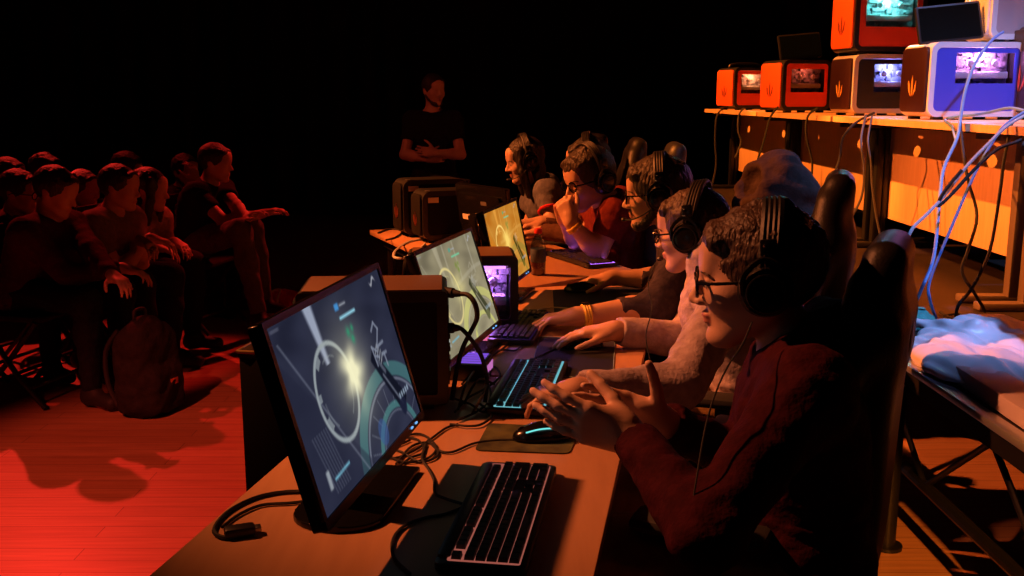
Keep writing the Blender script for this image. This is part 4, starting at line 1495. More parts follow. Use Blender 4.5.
# ------------------------------------------------------------------ gaming chairs
def gaming_chair(label, loc, rotz, tall=0.0, group='gaming chairs of the players'):
    t = thing('gaming_chair', label, 'chair', loc, rotz, group)
    F = Field((-.50, -.34, .38), (.02, .34, 1.40), .009)
    R = np.array(Matrix.Rotation(R_(-2.5), 3, 'Y'))
    o = V(-.22, 0, .50)
    W = lambda x, y, z: o + R @ V(x, y, z * (1 + tall))
    F.rbox(W(-.03, 0, .27), (.05, .20, .30), .045, R, .0)
    F.rbox(W(-.03, 0, .56), (.042, .135, .13), .04, R, .06)
    for y in (-1, 1):
        F.chain([W(.0, y * .19, .02), W(.045, y * .235, .22), W(.05, y * .245, .40), W(.0, y * .18, .50), W(-.01, y * .13, .60)], [.05, .05, .052, .045, .04], .03)
        F.cap(W(-.12, y * .075, .505), W(.1, y * .075, .495), .026, .026, .01, 'cut')
    solid('backrest', F, M_leather, t, (0, 0, 0))
    G = Field((-.34, -.36, .34), (.34, .36, .60), .009)
    G.rbox((.0, 0, .44), (.26, .24, .05), .045, None, 0)
    for y in (-1, 1):
        G.cap((-.20, y * .235, .46), (.20, y * .235, .465), .05, .045, .03)
    solid('seat', G, M_leather, t, (0, 0, 0))
    for y in (-1, 1):
        a = MB()
        a.box((.05, .03, .24), (-.02, y * .315, .52), None, .008); a.box((.06, .12, .02), (-.02, y * .27, .405), None, .004)
        ao = a.build('armrest', M_black, t)
        MB().box((.26, .085, .03), (0, y * .315, .652), None, .013).build('arm_pad', M_rubber, ao)
    g = MB(); g.lathe([(.03, .08), (.03, .22), (.02, .225), (.02, .40)], seg=16); g.build('gas_lift', M_bmetal, t)
    b = MB()
    for k in range(5):
        a = 2 * math.pi * k / 5 + .3
        b.tube([(0, 0, .115), (math.cos(a) * .16, math.sin(a) * .16, .10), (math.cos(a) * .30, math.sin(a) * .30, .075)], [.032, .024, .016], seg=8, smooth=2)
    b.lathe([(.045, .07), (.05, .08), (.05, .12), (.035, .13)], seg=16)
    bo = b.build('star_base', M_bmetal, t)
    for k in range(5):
        a = 2 * math.pi * k / 5 + .3
        c = (math.cos(a) * .30, math.sin(a) * .30, .03)
        w = MB()
        for s in (-1, 1):
            w.lathe([(.012, -.008), (.029, -.007), (.030, 0), (.029, .007), (.012, .008)], (c[0] - math.sin(a) * .014 * s, c[1] + math.cos(a) * .014 * s, .030), (-math.sin(a), math.cos(a), 0), 14)
        w.build('caster', M_rubber, bo)
    return t


def chair_at(tx, ty, deg):
    return (tx + .27 * math.cos(R_(deg)), ty + .27 * math.sin(R_(deg)), 0), R_(deg)


ch = gaming_chair('black racing style gaming chair of the nearest player, cut by his back', *chair_at(.732, 1.94, 155))
tall_chair = None
for tx, ty, deg, lab in ((.905, 2.80, 162, 'black gaming chair behind the grey hoodie player, tall narrow top against the orange panel'),
                         (.945, 3.52, 165, 'black gaming chair with a grey sweatshirt draped over its top'),
                         (.745, 4.66, 176, 'black gaming chair behind the player in maroon, orange rimmed round top'),
                         (.640, 5.24, 178, 'black gaming chair with dim brown top left of the orange rimmed one'),
                         (.480, 5.86, 190, 'black gaming chair of the woman in the grey shirt')):
    c_, a_ = chair_at(tx, ty, deg)
    if tall_chair is None:
        tall_chair = gaming_chair(lab, c_, a_, .11)
    else:
        dup(tall_chair, c_, a_, lab)


# ------------------------------------------------------------------ the players
Z3 = (0, 0, 1)
DN = (0, 0, -1)


def legs_sit(P, fwd, lat, z=0.08, reach=.42, foot=.40, gap=.12):
    P, fwd, lat = V(P), unit(fwd), unit(lat)
    out = {}
    for sd, k in (('L', 1), ('R', -1)):
        K = P + fwd * reach + lat * k * gap * 1.1; K[2] = P[2] + .015
        A = P + fwd * foot + lat * k * gap; A[2] = z
        out[sd] = (K, A)
    return out


M_maroon = cloth('maroon_knit', (.024, .003, .006), (.040, .005, .009))
M_greyhood = cloth('grey_marl', (.33, .26, .28), (.48, .39, .42))
M_navy = cloth('navy_fleece', (.034, .028, .046), (.06, .05, .075))
M_polo = cloth('maroon_cotton', (.115, .016, .012), (.17, .026, .018))
M_greytee = cloth('grey_cotton', (.10, .105, .14), (.15, .155, .20))
M_redtrim = cloth('red_cotton', (.55, .03, .03))
M_khaki = mat('camouflage_cotton', (.20, .14, .075), .85, col2=(.42, .31, .19), scale=14, bump=.3, bscale=60)
M_yellow = mat('yellow_band', (.75, .52, .06), .5)

# nearest player: applauding, seen from his left side
P1 = dict(C=(.470, 1.885, 1.112), face=(-1, .22, -.10))
p1 = person('person', 'nearest person in a dark maroon sweatshirt with glasses and black headset, clapping his hands', (.66, 1.86, 0),
            (.60, 1.88, .56), (.550, 1.88, .965), P1['C'], P1['face'],
            {'L': dict(S=(.520, 1.690, .945), E=(.310, 1.50, .765), W=(.222, 1.735, .842), d=(-.93, .06, .30), n=(-.05, .97, .25), curl=(9, 10, 8), spread=2.5, thumb=(.62, .30, .55), tcurl=8, hs=1.08),
             'R': dict(S=(.610, 2.055, .955), W=(.300, 1.885, .822), d=(-.95, -.04, .30), n=(.02, -.97, -.15), pole=(.3, .25, -1), curl=(8, 10, 8), spread=3, thumb=(.42, .80, .15), tcurl=6, hs=1.05)},
            legs_sit((.60, 1.88, .56), (-.95, .25, 0), (-.25, -.95, 0), .085, .44, .38), lat=(-.22, -1, 0), v=.0042, skin=M_skin_pale, top='hoodie', top_mat=M_maroon, trouser=M_khaki, hair=M_hair_brown, hair_style='quiff', glasses=True, seed=2, hsz=1.08)
headset('black headset with steel studs worn by the nearest person', P1['C'], P1['face'], 1.03, tilt=.16, mic=None)

# grey hoodie player
P2 = dict(C=(.515, 2.84, 1.075), face=(-.88, .42, -.15))
person('person', 'person in a light grey hooded sweatshirt with glasses, hands on cyan lit keyboard and mouse', (.72, 2.76, 0),
       (.74, 2.78, .56), (.580, 2.80, 1.000), P2['C'], P2['face'],
       {'L': dict(S=(.585, 2.585, .945), E=(.405, 2.335, .765), W=(.150, 2.215, .790), d=(-.97, .12, -.14), n=(-.12, 0, -1), each=[(22, 28, 18), (26, 30, 20), (30, 34, 22), (30, 30, 20)], spread=7, thumb=(.6, .7, .25)),
        'R': dict(S=(.615, 2.985, .955), E=(.535, 2.93, .730), W=(.300, 2.835, .785), d=(-.98, .05, -.05), n=(-.05, 0, -1), curl=(14, 16, 10), spread=4, thumb=(.75, .55, .2))},
       legs_sit((.74, 2.78, .50), (-1, 0, 0), (0, -1, 0), .085), v=.0046, skin=M_skin, top='hoodie', top_mat=M_greyhood, hair=M_hair_brown, hair_style='short', glasses=True, trouser=cloth('beige_cotton', (.30, .20, .10)), seed=5, hsz=.93)
headset('black headset with round ear cup worn by the person in the grey hoodie', P2['C'], P2['face'], .98, tilt=.22, mic='R')

# bearded player in navy
P3 = dict(C=(.510, 3.54, 1.115), face=(-1, .14, -.10))
person('person', 'bearded person in a dark navy top with glasses, headset and yellow wristband', (.76, 3.48, 0),
       (.78, 3.50, .56), (.585, 3.50, 1.0), P3['C'], P3['face'],
       {'L': dict(S=(.590, 3.295, .965), E=(.455, 3.085, .800), W=(.200, 3.030, .785), d=(-.99, .08, -.10), n=(-.1, 0, -1), each=[(20, 26, 16), (24, 28, 18), (28, 32, 20), (30, 30, 20)], spread=7, cuff=.44),
        'R': dict(S=(.620, 3.690, .97), E=(.590, 3.72, .775), W=(.385, 3.735, .780), d=(-.98, -.08, -.08), n=(-.1, 0, -1), curl=(16, 18, 12), spread=4, thumb=(.75, .55, .2), cuff=.45)},
       legs_sit((.78, 3.50, .50), (-1, 0, 0), (0, -1, 0), .085), v=.005, skin=M_skin, top='sweater', top_mat=M_navy, hair=M_hair_dark, hair_style='bushy', beard=M_hair_black, glasses=True, seed=8,
       wristband=('L', .88, M_yellow, (0, 1)))
headset('black headset with steel studs and thin microphone worn by the bearded person', P3['C'], P3['face'], 1.0, tilt=.05, mic='L')

# player in maroon, hands folded before the mouth
P4 = dict(C=(.345, 4.53, 1.088), face=(-.84, -.50, -.24))
person('person', 'person in a maroon polo shirt resting the chin on folded hands', (.60, 4.72, 0),
       (.56, 4.74, .56), (.440, 4.61, .985), P4['C'], P4['face'],
       {'L': dict(S=(.462, 4.43, .945), E=(.385, 4.405, .775), W=(.258, 4.385, .910), d=(-.35, .22, .91), n=(.10, .80, .58), curl=(62, 70, 45), spread=2, thumb=(.75, .5, .3), tcurl=30),
        'R': dict(S=(.520, 4.83, .955), E=(.312, 4.70, .770), W=(.234, 4.50, .910), d=(-.20, -.38, .90), n=(.25, -.85, .45), curl=(50, 60, 40), spread=2, thumb=(.75, .5, .3), tcurl=30)},
       legs_sit((.56, 4.74, .50), (-.9, -.35, 0), (.35, -.9, 0), .085), v=.005, lat=(.42, -.9, 0), skin=M_skin_pale, top='polo', top_mat=M_polo, sleeve='short', hair=M_hair_dark, hair_style='bushy', glasses=True, seed=12, hsz=1.08,
       wristband=('L', .86, M_yellow, (-.5, .866)))
headset('black headset worn by the person in the maroon polo', P4['C'], P4['face'], 1.12, tilt=.05, mic=None, studs=False)

# player mostly hidden behind the one in maroon
P6 = dict(C=(.385, 5.12, 1.125), face=(-.95, .15, -.2))
person('person', 'dark haired person in a brown jumper mostly hidden behind the one in maroon', (.50, 5.25, 0),
       (.47, 5.24, .56), (.425, 5.12, 1.03), P6['C'], P6['face'],
       {'L': dict(S=(.385, 4.93, 1.0), E=(.335, 4.87, .79), W=(.150, 4.99, .790), d=(-.97, .05, -.1), n=(-.1, 0, -1), spread=5),
        'R': dict(S=(.46, 5.28, 1.0), W=(.16, 5.30, .79), d=(-.97, -.1, -.1), n=(-.1, 0, -1), pole=(.2, .3, -1), spread=5)},
       legs_sit((.47, 5.24, .50), (-.9, -.35, 0), (.35, -.9, 0), .085), v=.007, lat=(.3, -.95, 0), skin=M_skin, top='sweater', top_mat=cloth('brown_wool', (.085, .042, .028)), hair=M_hair_black, hair_style='short', eyes=False, seed=15)
headset('dark headset band on the half hidden person behind the one in maroon', P6['C'], P6['face'], 1.05, tilt=.05, mic=None, studs=False)

# woman at the far end
P5 = dict(C=(.068, 5.56, 1.110), face=(-.95, -.20, -.22))
person('person', 'woman with long dark hair and a grey shirt with red sleeve edges', (.25, 5.80, 0),
       (.27, 5.76, .56), (.145, 5.60, .985), P5['C'], P5['face'],
       {'L': dict(S=(.195, 5.45, .945), E=(.215, 5.34, .765 + .02), W=(.02, 5.30, .785), d=(-.97, .1, -.1), n=(-.1, 0, -1), spread=5),
        'R': dict(S=(.20, 5.78, .95), W=(-.09, 5.56, .785), d=(-.97, -.1, -.1), n=(-.1, 0, -1), pole=(.2, .3, -1), spread=5)},
       legs_sit((.27, 5.76, .50), (-.9, -.35, 0), (.35, -.9, 0), .085), v=.0062, s=.96, lat=(.3, -.95, 0), skin=M_skin_pale, fem=True, top='tee', top_mat=M_greytee, sleeve='short', trim=M_redtrim, hair=M_hair_black, hair_style='long', broad=.16, seed=21)
headset('black headset worn by the woman with long dark hair', P5['C'], P5['face'], 1.0, tilt=.05, mic='L', studs=False)

# sweatshirt hung over the third chair's top
hs = thing('sweatshirt', 'grey hooded sweatshirt draped over the top of a gaming chair', 'sweatshirt', (.90, 3.50, 1.0))
F = Field((.70, 3.22, .70), (1.15, 3.82, 1.36), .007)
F.ell((.925, 3.50, 1.165), (.095, .17, .105), None, 0)
F.ell((.845, 3.46, 1.10), (.07, .15, .10), None, .06)
F.ell((.955, 3.52, 1.06), (.075, .20, .14), None, .05)
F.cap((.99, 3.38, 1.12), (1.0, 3.34, .80), .055, .045, .05)
F.cap((.99, 3.62, 1.12), (1.0, 3.68, .80), .055, .045, .05)
F.cap((.86, 3.36, 1.10), (.79, 3.38, .99), .045, .035, .05)
F.ell((.80, 3.44, 1.17), (.06, .075, .05), None, .03, 'cut')
solid('fabric', F, cloth('grey_fleece', (.046, .030, .026), (.07, .047, .042)), hs, (.90, 3.50, 1.0), .010, 22, 5)

# ------------------------------------------------------------------ man standing behind the far desk
sc = .92
o = at(433, 100, 7.4); SX, SY = o.x, o.y
SH = lambda x, y, z: (SX + x * sc, SY + y * sc, z * sc)
person('person', 'bearded man standing with arms crossed in a black t-shirt at the dark back', (SX, SY, 0),
       SH(0, .02, .93), SH(0, 0, 1.46), SH(.01, -.02, 1.635), (.52, -.80, -.05),
       {'L': dict(S=SH(.165, 0, 1.40), E=SH(.225, -.10, 1.13), W=SH(.03, -.23, 1.15), d=(-.95, -.1, .12), n=(0, 1, 0), spread=3),
        'R': dict(S=SH(-.165, 0, 1.40), E=SH(-.225, -.10, 1.13), W=SH(-.03, -.19, 1.10), d=(.95, .08, .10), n=(0, 1, 0), spread=3)},
       {'L': (SH(.11, -.03, .50), SH(.13, .0, .085)), 'R': (SH(-.11, -.03, .50), SH(-.13, .0, .085))},
       v=.008, s=sc, lat=(1, 0, 0), skin=M_skin, top='tee', top_mat=cloth('black_cotton', (.010, .009, .009)), sleeve='short', hair=M_hair_dark, hair_style='short', beard=M_hair_dark, eyes=False, seed=31, broad=.155)


# ------------------------------------------------------------------ the audience
def folding_chair(label, loc, rotz, seat_m):
    t = thing('folding_chair', label, 'chair', loc, rotz, 'folding chairs of the audience')
    MB().prism(rect_poly(.40, .42, .05, 4), .415, .445, None, .01).build('seat', seat_m, t)
    MB().box((.025, .42, .20), (-.215, 0, .74), (0, R_(-6), 0), .011).build('backrest', seat_m, t)
    for y in (-1, 1):
        MB().tube([(-.24, y * .225, .86), (-.20, y * .225, .60), (.02, y * .225, .22), (.20, y * .225, .012)], .013, seg=8, smooth=3).build('leg', M_bmetal, t)
        MB().tube([(.17, y * .205, .42), (.0, y * .205, .22), (-.20, y * .205, .012)], .013, seg=8, smooth=2).build('leg', M_bmetal, t)
    b = MB(); b.cyl((.12, -.225, .10), (.12, .225, .10), .010, seg=8); b.cyl((-.13, -.205, .10), (-.13, .205, .10), .010, seg=8); b.build('cross_bar', M_bmetal, t)
    return t


M_seat = cloth('dark_seat_cloth', (.020, .008, .010))
aud = 0
CH0 = None


def spectator(px, py, z, label, chair_label, top_m, *, face=(1, -.08, -.12), hair=None, style='short', fwd=(.97, -.24, 0), lean=.16, s=.93, hands=None, legs=None, top='tee', sleeve='short', skin=None,
              beard=None, glasses=None, trouser=None, fem=False, v=.0085, seat=.44):
    global aud, CH0
    aud += 1
    C = at(px, py, z)
    f = unit(fwd); lat = unit(np.cross((0, 0, 1), f))
    P = V(C) - f * lean; P[2] = seat + .10
    N = V(C) - f * (.035 + lean * .10) ; N[2] = C.z - .145 * s
    hl = hands or {}
    arms = {}
    for sd, k in (('L', 1), ('R', -1)):
        Sx = N + lat * k * .175 * s - V(0, 0, .045)
        W = V(hl[sd]) if sd in hl else P + f * .33 + lat * k * .10 + V(0, 0, .10)
        arms[sd] = dict(S=Sx, W=W, d=f * .9 - lat * k * .35 + V(0, 0, -.25), n=(-.1, 0, -1), pole=V(0, 0, -1) + lat * k * .5 - f * .3, spread=4)
        if sd + 'd' in hl: arms[sd]['d'] = hl[sd + 'd']
    LG = legs or legs_sit((P[0], P[1], seat + .06), f, lat, .085, .42, .40)
    r = person('person', label, (P[0], P[1], 0), P, N, C, face, arms, LG, v=v, s=s, lat=lat, skin=skin or M_skin, top=top, top_mat=top_m, sleeve=sleeve, hair=hair or M_hair_dark, hair_style=style,
               beard=beard, glasses=glasses, trouser=trouser, fem=fem, eyes=False, seed=40 + aud, group=None)
    a = math.atan2(f[1], f[0])
    loc = (P[0] + f[0] * .02, P[1] + f[1] * .02, 0)
    if CH0 is None:
        CH0 = folding_chair(chair_label, loc, a, M_seat)
    else:
        dup(CH0, loc, a, chair_label)
    return P, f, lat


K_black = cloth('black_jersey', (.012, .010, .010))
K_grey = cloth('warm_grey_jersey', (.16, .13, .12))
K_maroon = cloth('plum_jersey', (.05, .012, .014))
K_beige = cloth('beige_shawl', (.22, .16, .12))
h1, h2 = at(262, 214, 6.0), at(246, 219, 5.9)
k1, k1b = at(252, 228, 6.05), at(240, 230, 5.85)
spectator(216, 163, 6.2, 'man in black at the right end of the audience, hands on raised knee', 'black folding chair under the man at the right end of the audience', K_black,
          style='short', lean=.20, hands={'L': h2, 'R': h1, 'Ld': (.8, -.2, .5), 'Rd': (.9, .1, .3)}, sleeve='short', top='tee',
          legs={'L': (k1b, V(k1b) + V(.10, -.05, -.50)), 'R': (k1, V(k1) + V(.05, .05, -.46))}, trouser=cloth('grey_jeans', (.10, .085, .085)))
spectator(186, 172, 6.7, 'dim bearded man in the audience left behind the man in black', 'folding chair under the dim bearded man of the audience', K_black, face=(.75, -.62, -.05), beard=M_hair_dark, hands={'R': at(196, 182, 6.5), 'Rd': (-.2, .2, .9)})
spectator(150, 190, 5.6, 'woman with dark hair and a beige top in the audience', 'folding chair under the woman with the beige top', K_beige, style='long', hair=M_hair_black, lean=.26, fem=True, top='sweater', sleeve='long')
spectator(120, 188, 5.2, 'man in a warm grey shirt with folded hands in the front row', 'folding chair under the man in the warm grey shirt', K_grey, lean=.24, style='short', hands={'L': at(140, 240, 5.1), 'R': at(150, 238, 5.2)})
spectator(56, 192, 4.75, 'man in a plum jumper looking down, nearest in the audience', 'folding chair with dark plum seat under the nearest man of the audience', K_maroon, face=(.93, -.10, -.35), lean=.20, hands={'L': at(112, 275, 4.6), 'R': at(122, 268, 4.8)}, top='sweater', sleeve='long')
spectator(84, 190, 6.1, 'man with bright red lit neck and shoulder behind the front row', 'folding chair under the man with the red lit neck', K_black, hands={'L': at(88, 222, 5.8)}, face=(.9, -.3, -.1))
spectator(20, 193, 5.2, 'person with glasses and red lit forehead at the left of the audience', 'folding chair under the person with glasses in the audience', K_maroon, glasses=True, lean=.2, hands={'L': at(16, 272, 5.0), 'R': at(24, 266, 5.1)})
spectator(46, 172, 6.9, 'dim person in the back row left of the red lit man', 'folding chair in the back row under the dim person', K_black, style='bushy')
spectator(128, 170, 7.0, 'person with a red lit strip of hair in the back row behind the front couple', 'folding chair in the back row behind the front couple', K_black, style='bushy')
spectator(10, 176, 6.6, 'dim person at the left frame edge in the back row', 'folding chair in the back row at the left frame edge', K_maroon, style='short')


# ------------------------------------------------------------------ cables and small things
def desk_pts(*xy, h=DT + .004):
    return [on(x, y, h) for x, y in xy]


cable('cable', 'black cable looping on the desk left of the nearest screen', desk_pts((318, 492), (285, 492), (255, 498), (228, 512), (214, 530), (226, 538), (248, 533)), .004)
cable('cable', 'thin black cable running beneath the loop left of the nearest screen', desk_pts((316, 500), (290, 503), (262, 505), (240, 514), (222, 527)), .003)
ad = thing('cable_adapter', 'small black adapter at the end of the cable left of the nearest screen', 'adapter', on(240, 536, DT), R_(20))
MB().box((.05, .026, .018), (0, 0, .0095), None, .005).build('body', M_black, ad)
MB().box((.012, .018, .009), (.029, 0, .0095), None, .002).build('plug', M_metal, ad)
G_t = 'cable tangle behind the nearest screen'
T_lab = 'thin black cable in the tangle on the desk between nearest screen and red lit keyboard'
for pts in (((382, 462), (398, 440), (420, 434), (436, 446), (428, 458), (404, 462), (388, 452), (410, 440)),
            ((378, 455), (395, 458), (415, 450), (432, 438), (446, 428), (458, 424)),
            ((385, 446), (402, 452), (420, 462), (438, 455), (430, 443), (412, 446), (396, 464)),
            ((372, 465), (392, 470), (410, 458), (424, 452), (418, 440), (400, 436))):
    cable('cable', T_lab, desk_pts(*pts), .0026, group=G_t)
cable('cable', 'black cable of the red lit keyboard bending left towards the lower frame edge', desk_pts((466, 506), (446, 514), (425, 518), (404, 526), (393, 540), (394, 558), (410, 574)), .003)
cable('cable', 'black cable of the red lit keyboard running up into the tangle', desk_pts((466, 505), (444, 498), (435, 493), (434, 480), (428, 468), (422, 458), (426, 444)), .003)
cable('cable', 'black cable of the cyan strip mouse crossing the desk', desk_pts((524, 440), (500, 440), (475, 443), (452, 452), (438, 450), (428, 440)), .0026)
cable('cable', 'thick black cable plugged in the upper side of the computer at the nearest screen', [at(449, 294, 2.34), at(458, 294, 2.33), at(468, 295, 2.31), at(475, 304, 2.30), at(477, 318, 2.31), at(470, 333, 2.34), at(462, 350, 2.37), at(456, 375, 2.40), on(452, 400, DT + .006)], .0062)
cable('cable', 'thick black cable plugged in the lower side of the computer at the nearest screen', [at(449, 328, 2.34), at(460, 328, 2.33), at(470, 338, 2.32), at(479, 351, 2.33), at(484, 364, 2.35), at(487, 380, 2.38), on(485, 402, DT + .006)], .0055)
for lab, p0, p1 in (('black plug at the end of the upper thick cable', at(445, 292, 2.345), at(460, 294, 2.325)), ('black plug at the end of the lower thick cable', at(446, 328, 2.345), at(459, 328, 2.33))):
    tag(MB().cyl(p0, p0 + (p1 - p0) * .55, .0125, .0125, 12).cyl(p0 + (p1 - p0) * .5, p1, .0105, .007, 12).build('plug', M_rubber), lab, 'plug')
B_lab = 'thin black cable in the tangle around the purple lit device'
for pts in (((455, 412), (468, 398), (486, 388), (500, 376), (492, 366), (474, 372), (462, 384)),
            ((458, 420), (476, 412), (490, 400), (488, 384), (478, 376)),
            ((452, 398), (470, 404), (484, 412), (496, 402), (504, 388), (512, 372)),
            ((462, 362), (480, 360), (498, 352), (510, 342), (520, 330)),
            ((450, 424), (468, 426), (482, 424), (492, 414), (480, 404)),
            ((486, 356), (502, 350), (516, 350), (524, 340), (512, 332)),
            ((496, 340), (508, 330), (520, 324), (512, 316), (502, 322))):
    cable('cable', B_lab, desk_pts(*pts, h=DT + .006), .003, group='cable tangle around the purple lit device')
for pts in (((458, 410), (466, 384), (478, 366)), ((472, 414), (484, 392), (490, 370)), ((464, 404), (478, 380), (494, 384))):
    q = [on(x, y, DT + .006 + (.05 if i == 1 else 0)) for i, (x, y) in enumerate(pts)]
    cable('cable', B_lab, q, .0032, group='cable tangle around the purple lit device')
cable('cable', 'black mouse cable of the grey hoodie player on the pale rimmed pad', desk_pts((574, 346), (556, 349), (540, 356), (526, 362), (512, 366)), .0024)
cable('cable', 'pale cable crossing the desk behind the wrist with the yellow band', desk_pts((580, 310), (562, 308), (546, 308), (532, 312), (518, 314)), .003, M_paper)
cable('cable', 'white cable looped at the left corner of the far desk', desk_pts((424, 239), (408, 242), (396, 250), (394, 257), (404, 258), (416, 252), (425, 244)), .006, M_white)
cable('cable', 'black cable lying on the left corner of the far desk', desk_pts((378, 233), (390, 229), (402, 231), (396, 237), (386, 240)), .005)
cable('cable', 'thin headset wire hanging from the ear cup of the nearest person', [at(752, 322, 1.76), at(742, 345, 1.72), at(728, 366, 1.68), at(716, 392, 1.65), at(706, 425, 1.63), at(698, 470, 1.60), at(690, 520, 1.58)], .0016)
cable('cable', 'thin headset wire falling from the grey hoodie player', [at(656, 262, 2.72), at(648, 285, 2.66), at(652, 308, 2.62), at(646, 335, 2.60), at(650, 360, 2.58)], .0016)

M_bluecable = mat('pale_blue_cable', (.10, .24, .62), .45)
M_greycable = mat('grey_cable', (.07, .065, .06), .5)
G_h = 'cables hanging off the stage tables'
zt = lambda x, X=1.75: X / ((x - 512) / 1000.0)
D0 = lambda x, y: on(x, y, DECK + .006)
for lab, m_, r, pts in (
        ('pale blue cable arching from the blue sided computer down over the table edge', M_bluecable, .0065, [at(1003, 32, 4.3), at(990, 42, 4.2), at(974, 66, 4.1), at(965, 92, 4.0), at(961, 115, 3.85), at(957, 138, 3.82), at(944, 168, 3.75), at(940, 196, 3.7), at(934, 256, 3.6), at(922, 288, 3.55), D0(910, 316)]),
        ('white cable sagging from the right frame edge to the chair of the nearest player', mat('pale_cable', (.42, .42, .46), .45), .006, [at(1040, 108, 3.5), at(1010, 124, 3.5), at(988, 144, 3.5), at(966, 167, 3.5), at(944, 196, 3.5), at(926, 215, 3.45), at(912, 229, 3.4), at(907, 246, 3.4), at(909, 280, 3.42), D0(915, 330)]),
        ('pale blue cable running straight down from the table to the deck', M_bluecable, .0055, [at(1024, 112, 3.55), at(1004, 126, 3.56), at(990, 146, 3.57), at(974, 175, 3.58), at(951, 228, 3.6), at(930, 280, 3.62), at(930, 300, 3.62), D0(936, 318)]),
        ('black cable swinging down beside the straight pale blue one', M_rubber, .006, [at(960, 117, 3.9), at(963, 150, 3.85), at(968, 180, 3.8), at(977, 216, 3.75), at(968, 250, 3.7), at(962, 272, 3.7), at(975, 294, 3.7), D0(985, 314), D0(972, 326)]),
        ('black cable hanging in front of the grey table legs', M_rubber, .006, [at(1012, 122, 3.6), at(1004, 160, 3.6), at(1000, 192, 3.6), at(990, 250, 3.6), at(972, 288, 3.6), at(958, 306, 3.6), D0(956, 322)]),
        ('black cable from the right frame edge crossing to the knotted white one', M_rubber, .0065, [at(1040, 132, 3.45), at(1016, 142, 3.45), at(996, 150, 3.48), at(972, 172, 3.5), at(950, 196, 3.5), at(938, 206, 3.5), at(944, 192, 3.48), at(962, 170, 3.46)]),
        ('pale blue cable lying on the table edge under the blue sided computer', M_bluecable, .006, [at(1030, 112, 3.75), at(1010, 108, 3.85), at(990, 112, 3.95), at(972, 115, 4.0), at(955, 117, 4.1), at(945, 120, 4.12), at(952, 127, 3.95), at(956, 140, 3.9)]),
        ('black cable hanging before the panel between the two middle tables', M_rubber, .0065, [at(874, 113, 4.85), at(860, 120, 5.0), at(850, 128, 5.0), at(842, 140, 5.05), at(840, 156, 5.1), at(835, 176, 5.1), at(838, 196, 5.1)]),
        ('grey cable hanging along the dark table legs', M_greycable, .006, [at(866, 115, 4.9), at(861, 140, 4.85), at(864, 168, 4.85), at(862, 195, 4.85), at(852, 216, 4.85), at(844, 224, 4.9)]),
        ('brownish cable hanging right of the dark table legs', M_greycable, .005, [at(872, 116, 4.85), at(868, 140, 4.8), at(871, 162, 4.8), at(872, 185, 4.8), at(876, 215, 4.8), at(882, 244, 4.8)]),
        ('black cable hanging below the orange computer with a dark red window', M_rubber, .007, [at(818, 108, 5.75), at(808, 116, 5.8), at(806, 135, 5.8), at(812, 162, 5.8), at(810, 184, 5.8), at(804, 200, 5.8)]),
        ('thin black cable hanging at the far table under the orange front', M_rubber, .007, [at(778, 107, 6.6), at(770, 118, 6.6), at(764, 140, 6.6), at(756, 168, 6.6), at(758, 190, 6.6)]),
        ('pale cable hanging under the smallest orange computer', M_greycable, .007, [at(744, 108, 7.6), at(739, 115, 7.6), at(738, 130, 7.6), at(741, 142, 7.6), at(735, 158, 7.6)]),
        ('black cable hanging at the far end of the stage tables', M_rubber, .008, [at(724, 108, 8.4), at(717, 116, 8.3), at(715, 140, 8.3), at(716, 165, 8.3), at(712, 186, 8.3)])):
    cable('cable', lab, pts, r, m_, G_h)
K_lab = 'thin cable in the knot of cables on the stage deck behind the white bag'
for i, pts in enumerate((((925, 318), (945, 322), (962, 316), (978, 320), (985, 328), (968, 330), (950, 326)),
                         ((930, 328), (948, 318), (966, 324), (984, 316), (992, 322)),
                         ((918, 322), (936, 330), (956, 328), (972, 322), (960, 314), (944, 316)),
                         ((940, 312), (955, 320), (975, 326), (990, 330)))):
    cable('cable', K_lab, [D0(*p) for p in pts], .005, M_rubber, 'cable knot on the stage deck')

# white bag, plank and teal cloth on the deck
bg = thing('plastic_bag', 'crumpled white bag lying on the edge of the stage deck', 'bag', (1.50, 3.12, DECK))
F = Field((1.10, 2.60, DECK - .005), (1.95, 3.75, DECK + .26), .008)
F.ell((1.50, 3.06, DECK + .02), (.23, .40, .050), np.array(Matrix.Rotation(R_(-20), 3, 'Z')), 0)
F.ell((1.40, 2.93, DECK + .02), (.10, .17, .035), None, .05)
F.ell((1.64, 3.30, DECK + .03), (.13, .20, .055), None, .05)
F.chain([(1.40, 3.42, DECK + .045), (1.53, 3.20, DECK + .075), (1.70, 3.04, DECK + .060)], [.018, .020, .010], .03)
F.chain([(1.66, 2.98, DECK + .02), (1.72, 2.92, DECK + .05), (1.78, 3.00, DECK + .085)], [.020, .012, .006], .02)
F.chain([(1.34, 3.10, DECK + .03), (1.47, 3.02, DECK + .055), (1.62, 2.88, DECK + .03)], [.010, .014, .008], .02)
F.ell((1.52, 3.08, DECK + .085), (.07, .16, .030), np.array(Matrix.Rotation(R_(-35), 3, 'Z')), .03, 'cut')
F.cut_plane((0, 0, DECK + .001), (0, 0, -1))
solid('film', F, mat('white_film', (.78, .74, .78), .38), bg, (1.50, 3.12, DECK), .009, 26, 3, (1, .7, .6))
bp = thing('board', 'pale pinkish board lying along the edge strip of the stage deck', 'board', (1.335, 2.25, DECK))
MB().box((.12, 1.45, .05), (0, 0, .0255), (0, 0, R_(-2)), .006).build('plank', mat('pale_board', (.62, .50, .50), .6), bp)
tc_ = thing('cloth', 'small teal cloth heap behind the white bag on the stage deck', 'cloth', (1.43, 3.62, DECK))
F = Field((1.22, 3.35, DECK - .005), (1.66, 3.90, DECK + .16), .008)
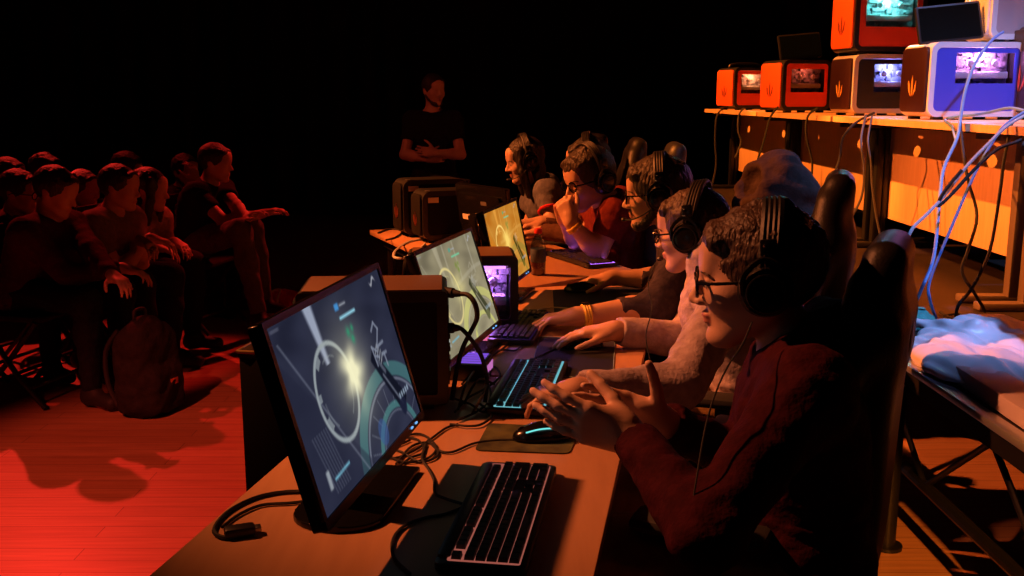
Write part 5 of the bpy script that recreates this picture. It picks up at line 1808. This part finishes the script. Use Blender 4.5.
F.ell((1.43, 3.62, DECK + .02), (.12, .16, .05), None, 0); F.ell((1.38, 3.70, DECK + .04), (.06, .09, .05), None, .04)
F.cut_plane((0, 0, DECK + .001), (0, 0, -1))
solid('fabric', F, cloth('teal_cotton', (.06, .30, .26)), tc_, (1.43, 3.62, DECK), .010, 30, 9)

# backpack on the audience floor, then a red heap for a lit floor patch
bk = thing('backpack', 'black backpack standing on the floor before the audience', 'backpack', tuple(on(150, 412, 0)), R_(-20))
F = Field((-.25, -.25, -.01), (.25, .25, .52), .008)
F.rbox((0, 0, .20), (.10, .15, .20), .07, None, 0)
F.ell((0, 0, .36), (.085, .125, .10), None, .05)
F.rbox((.085, 0, .13), (.05, .115, .11), .04, None, .03)
F.cut_plane((0, 0, .002), (0, 0, -1))
solid('main_bag', F, cloth('black_nylon', (.020, .018, .018)), bk, (0, 0, 0), .005, 30, 4)
for y in (-1, 1):
    MB().tube([(-.09, y * .07, .40), (-.15, y * .09, .30), (-.14, y * .10, .15), (-.09, y * .10, .05)], .012, seg=8).build('strap', M_rubber, bk)
MB().tube([(-.02, -.04, .455), (-.02, -.03, .49), (-.02, .03, .49), (-.02, .04, .455)], .008, seg=8).build('handle', M_rubber, bk)
MB().box((.004, .05, .03), (.136, .02, .16), None, .002).build('patch', mat('orange_patch', (.5, .12, .03), .6), bk)
rb = thing('lit_patch_heap', 'red heap with pale frame in place of lit floor behind the nearest screen', 'bag', tuple(on(281, 318, 0)), R_(-15))
F = Field((-.25, -.20, -.01), (.25, .20, .30), .008)
F.rbox((0, 0, .085), (.15, .10, .085), .05, None, 0); F.ell((.03, 0, .13), (.12, .08, .06), None, .05)
F.cut_plane((0, 0, .002), (0, 0, -1))
solid('main_bag', F, cloth('red_lit_floor', (.70, .03, .025)), rb, (0, 0, 0), .006, 28, 6)  # bright red carries the light of a lit floor patch
MB().tube([(-.06, -.115, .02), (-.05, -.112, .15), (-.02, -.03, .195), (.02, -.03, .195), (.04, -.112, .15), (.035, -.115, .02), (-.03, -.118, .08)], .008, seg=6).build('strap', M_paper, rb)
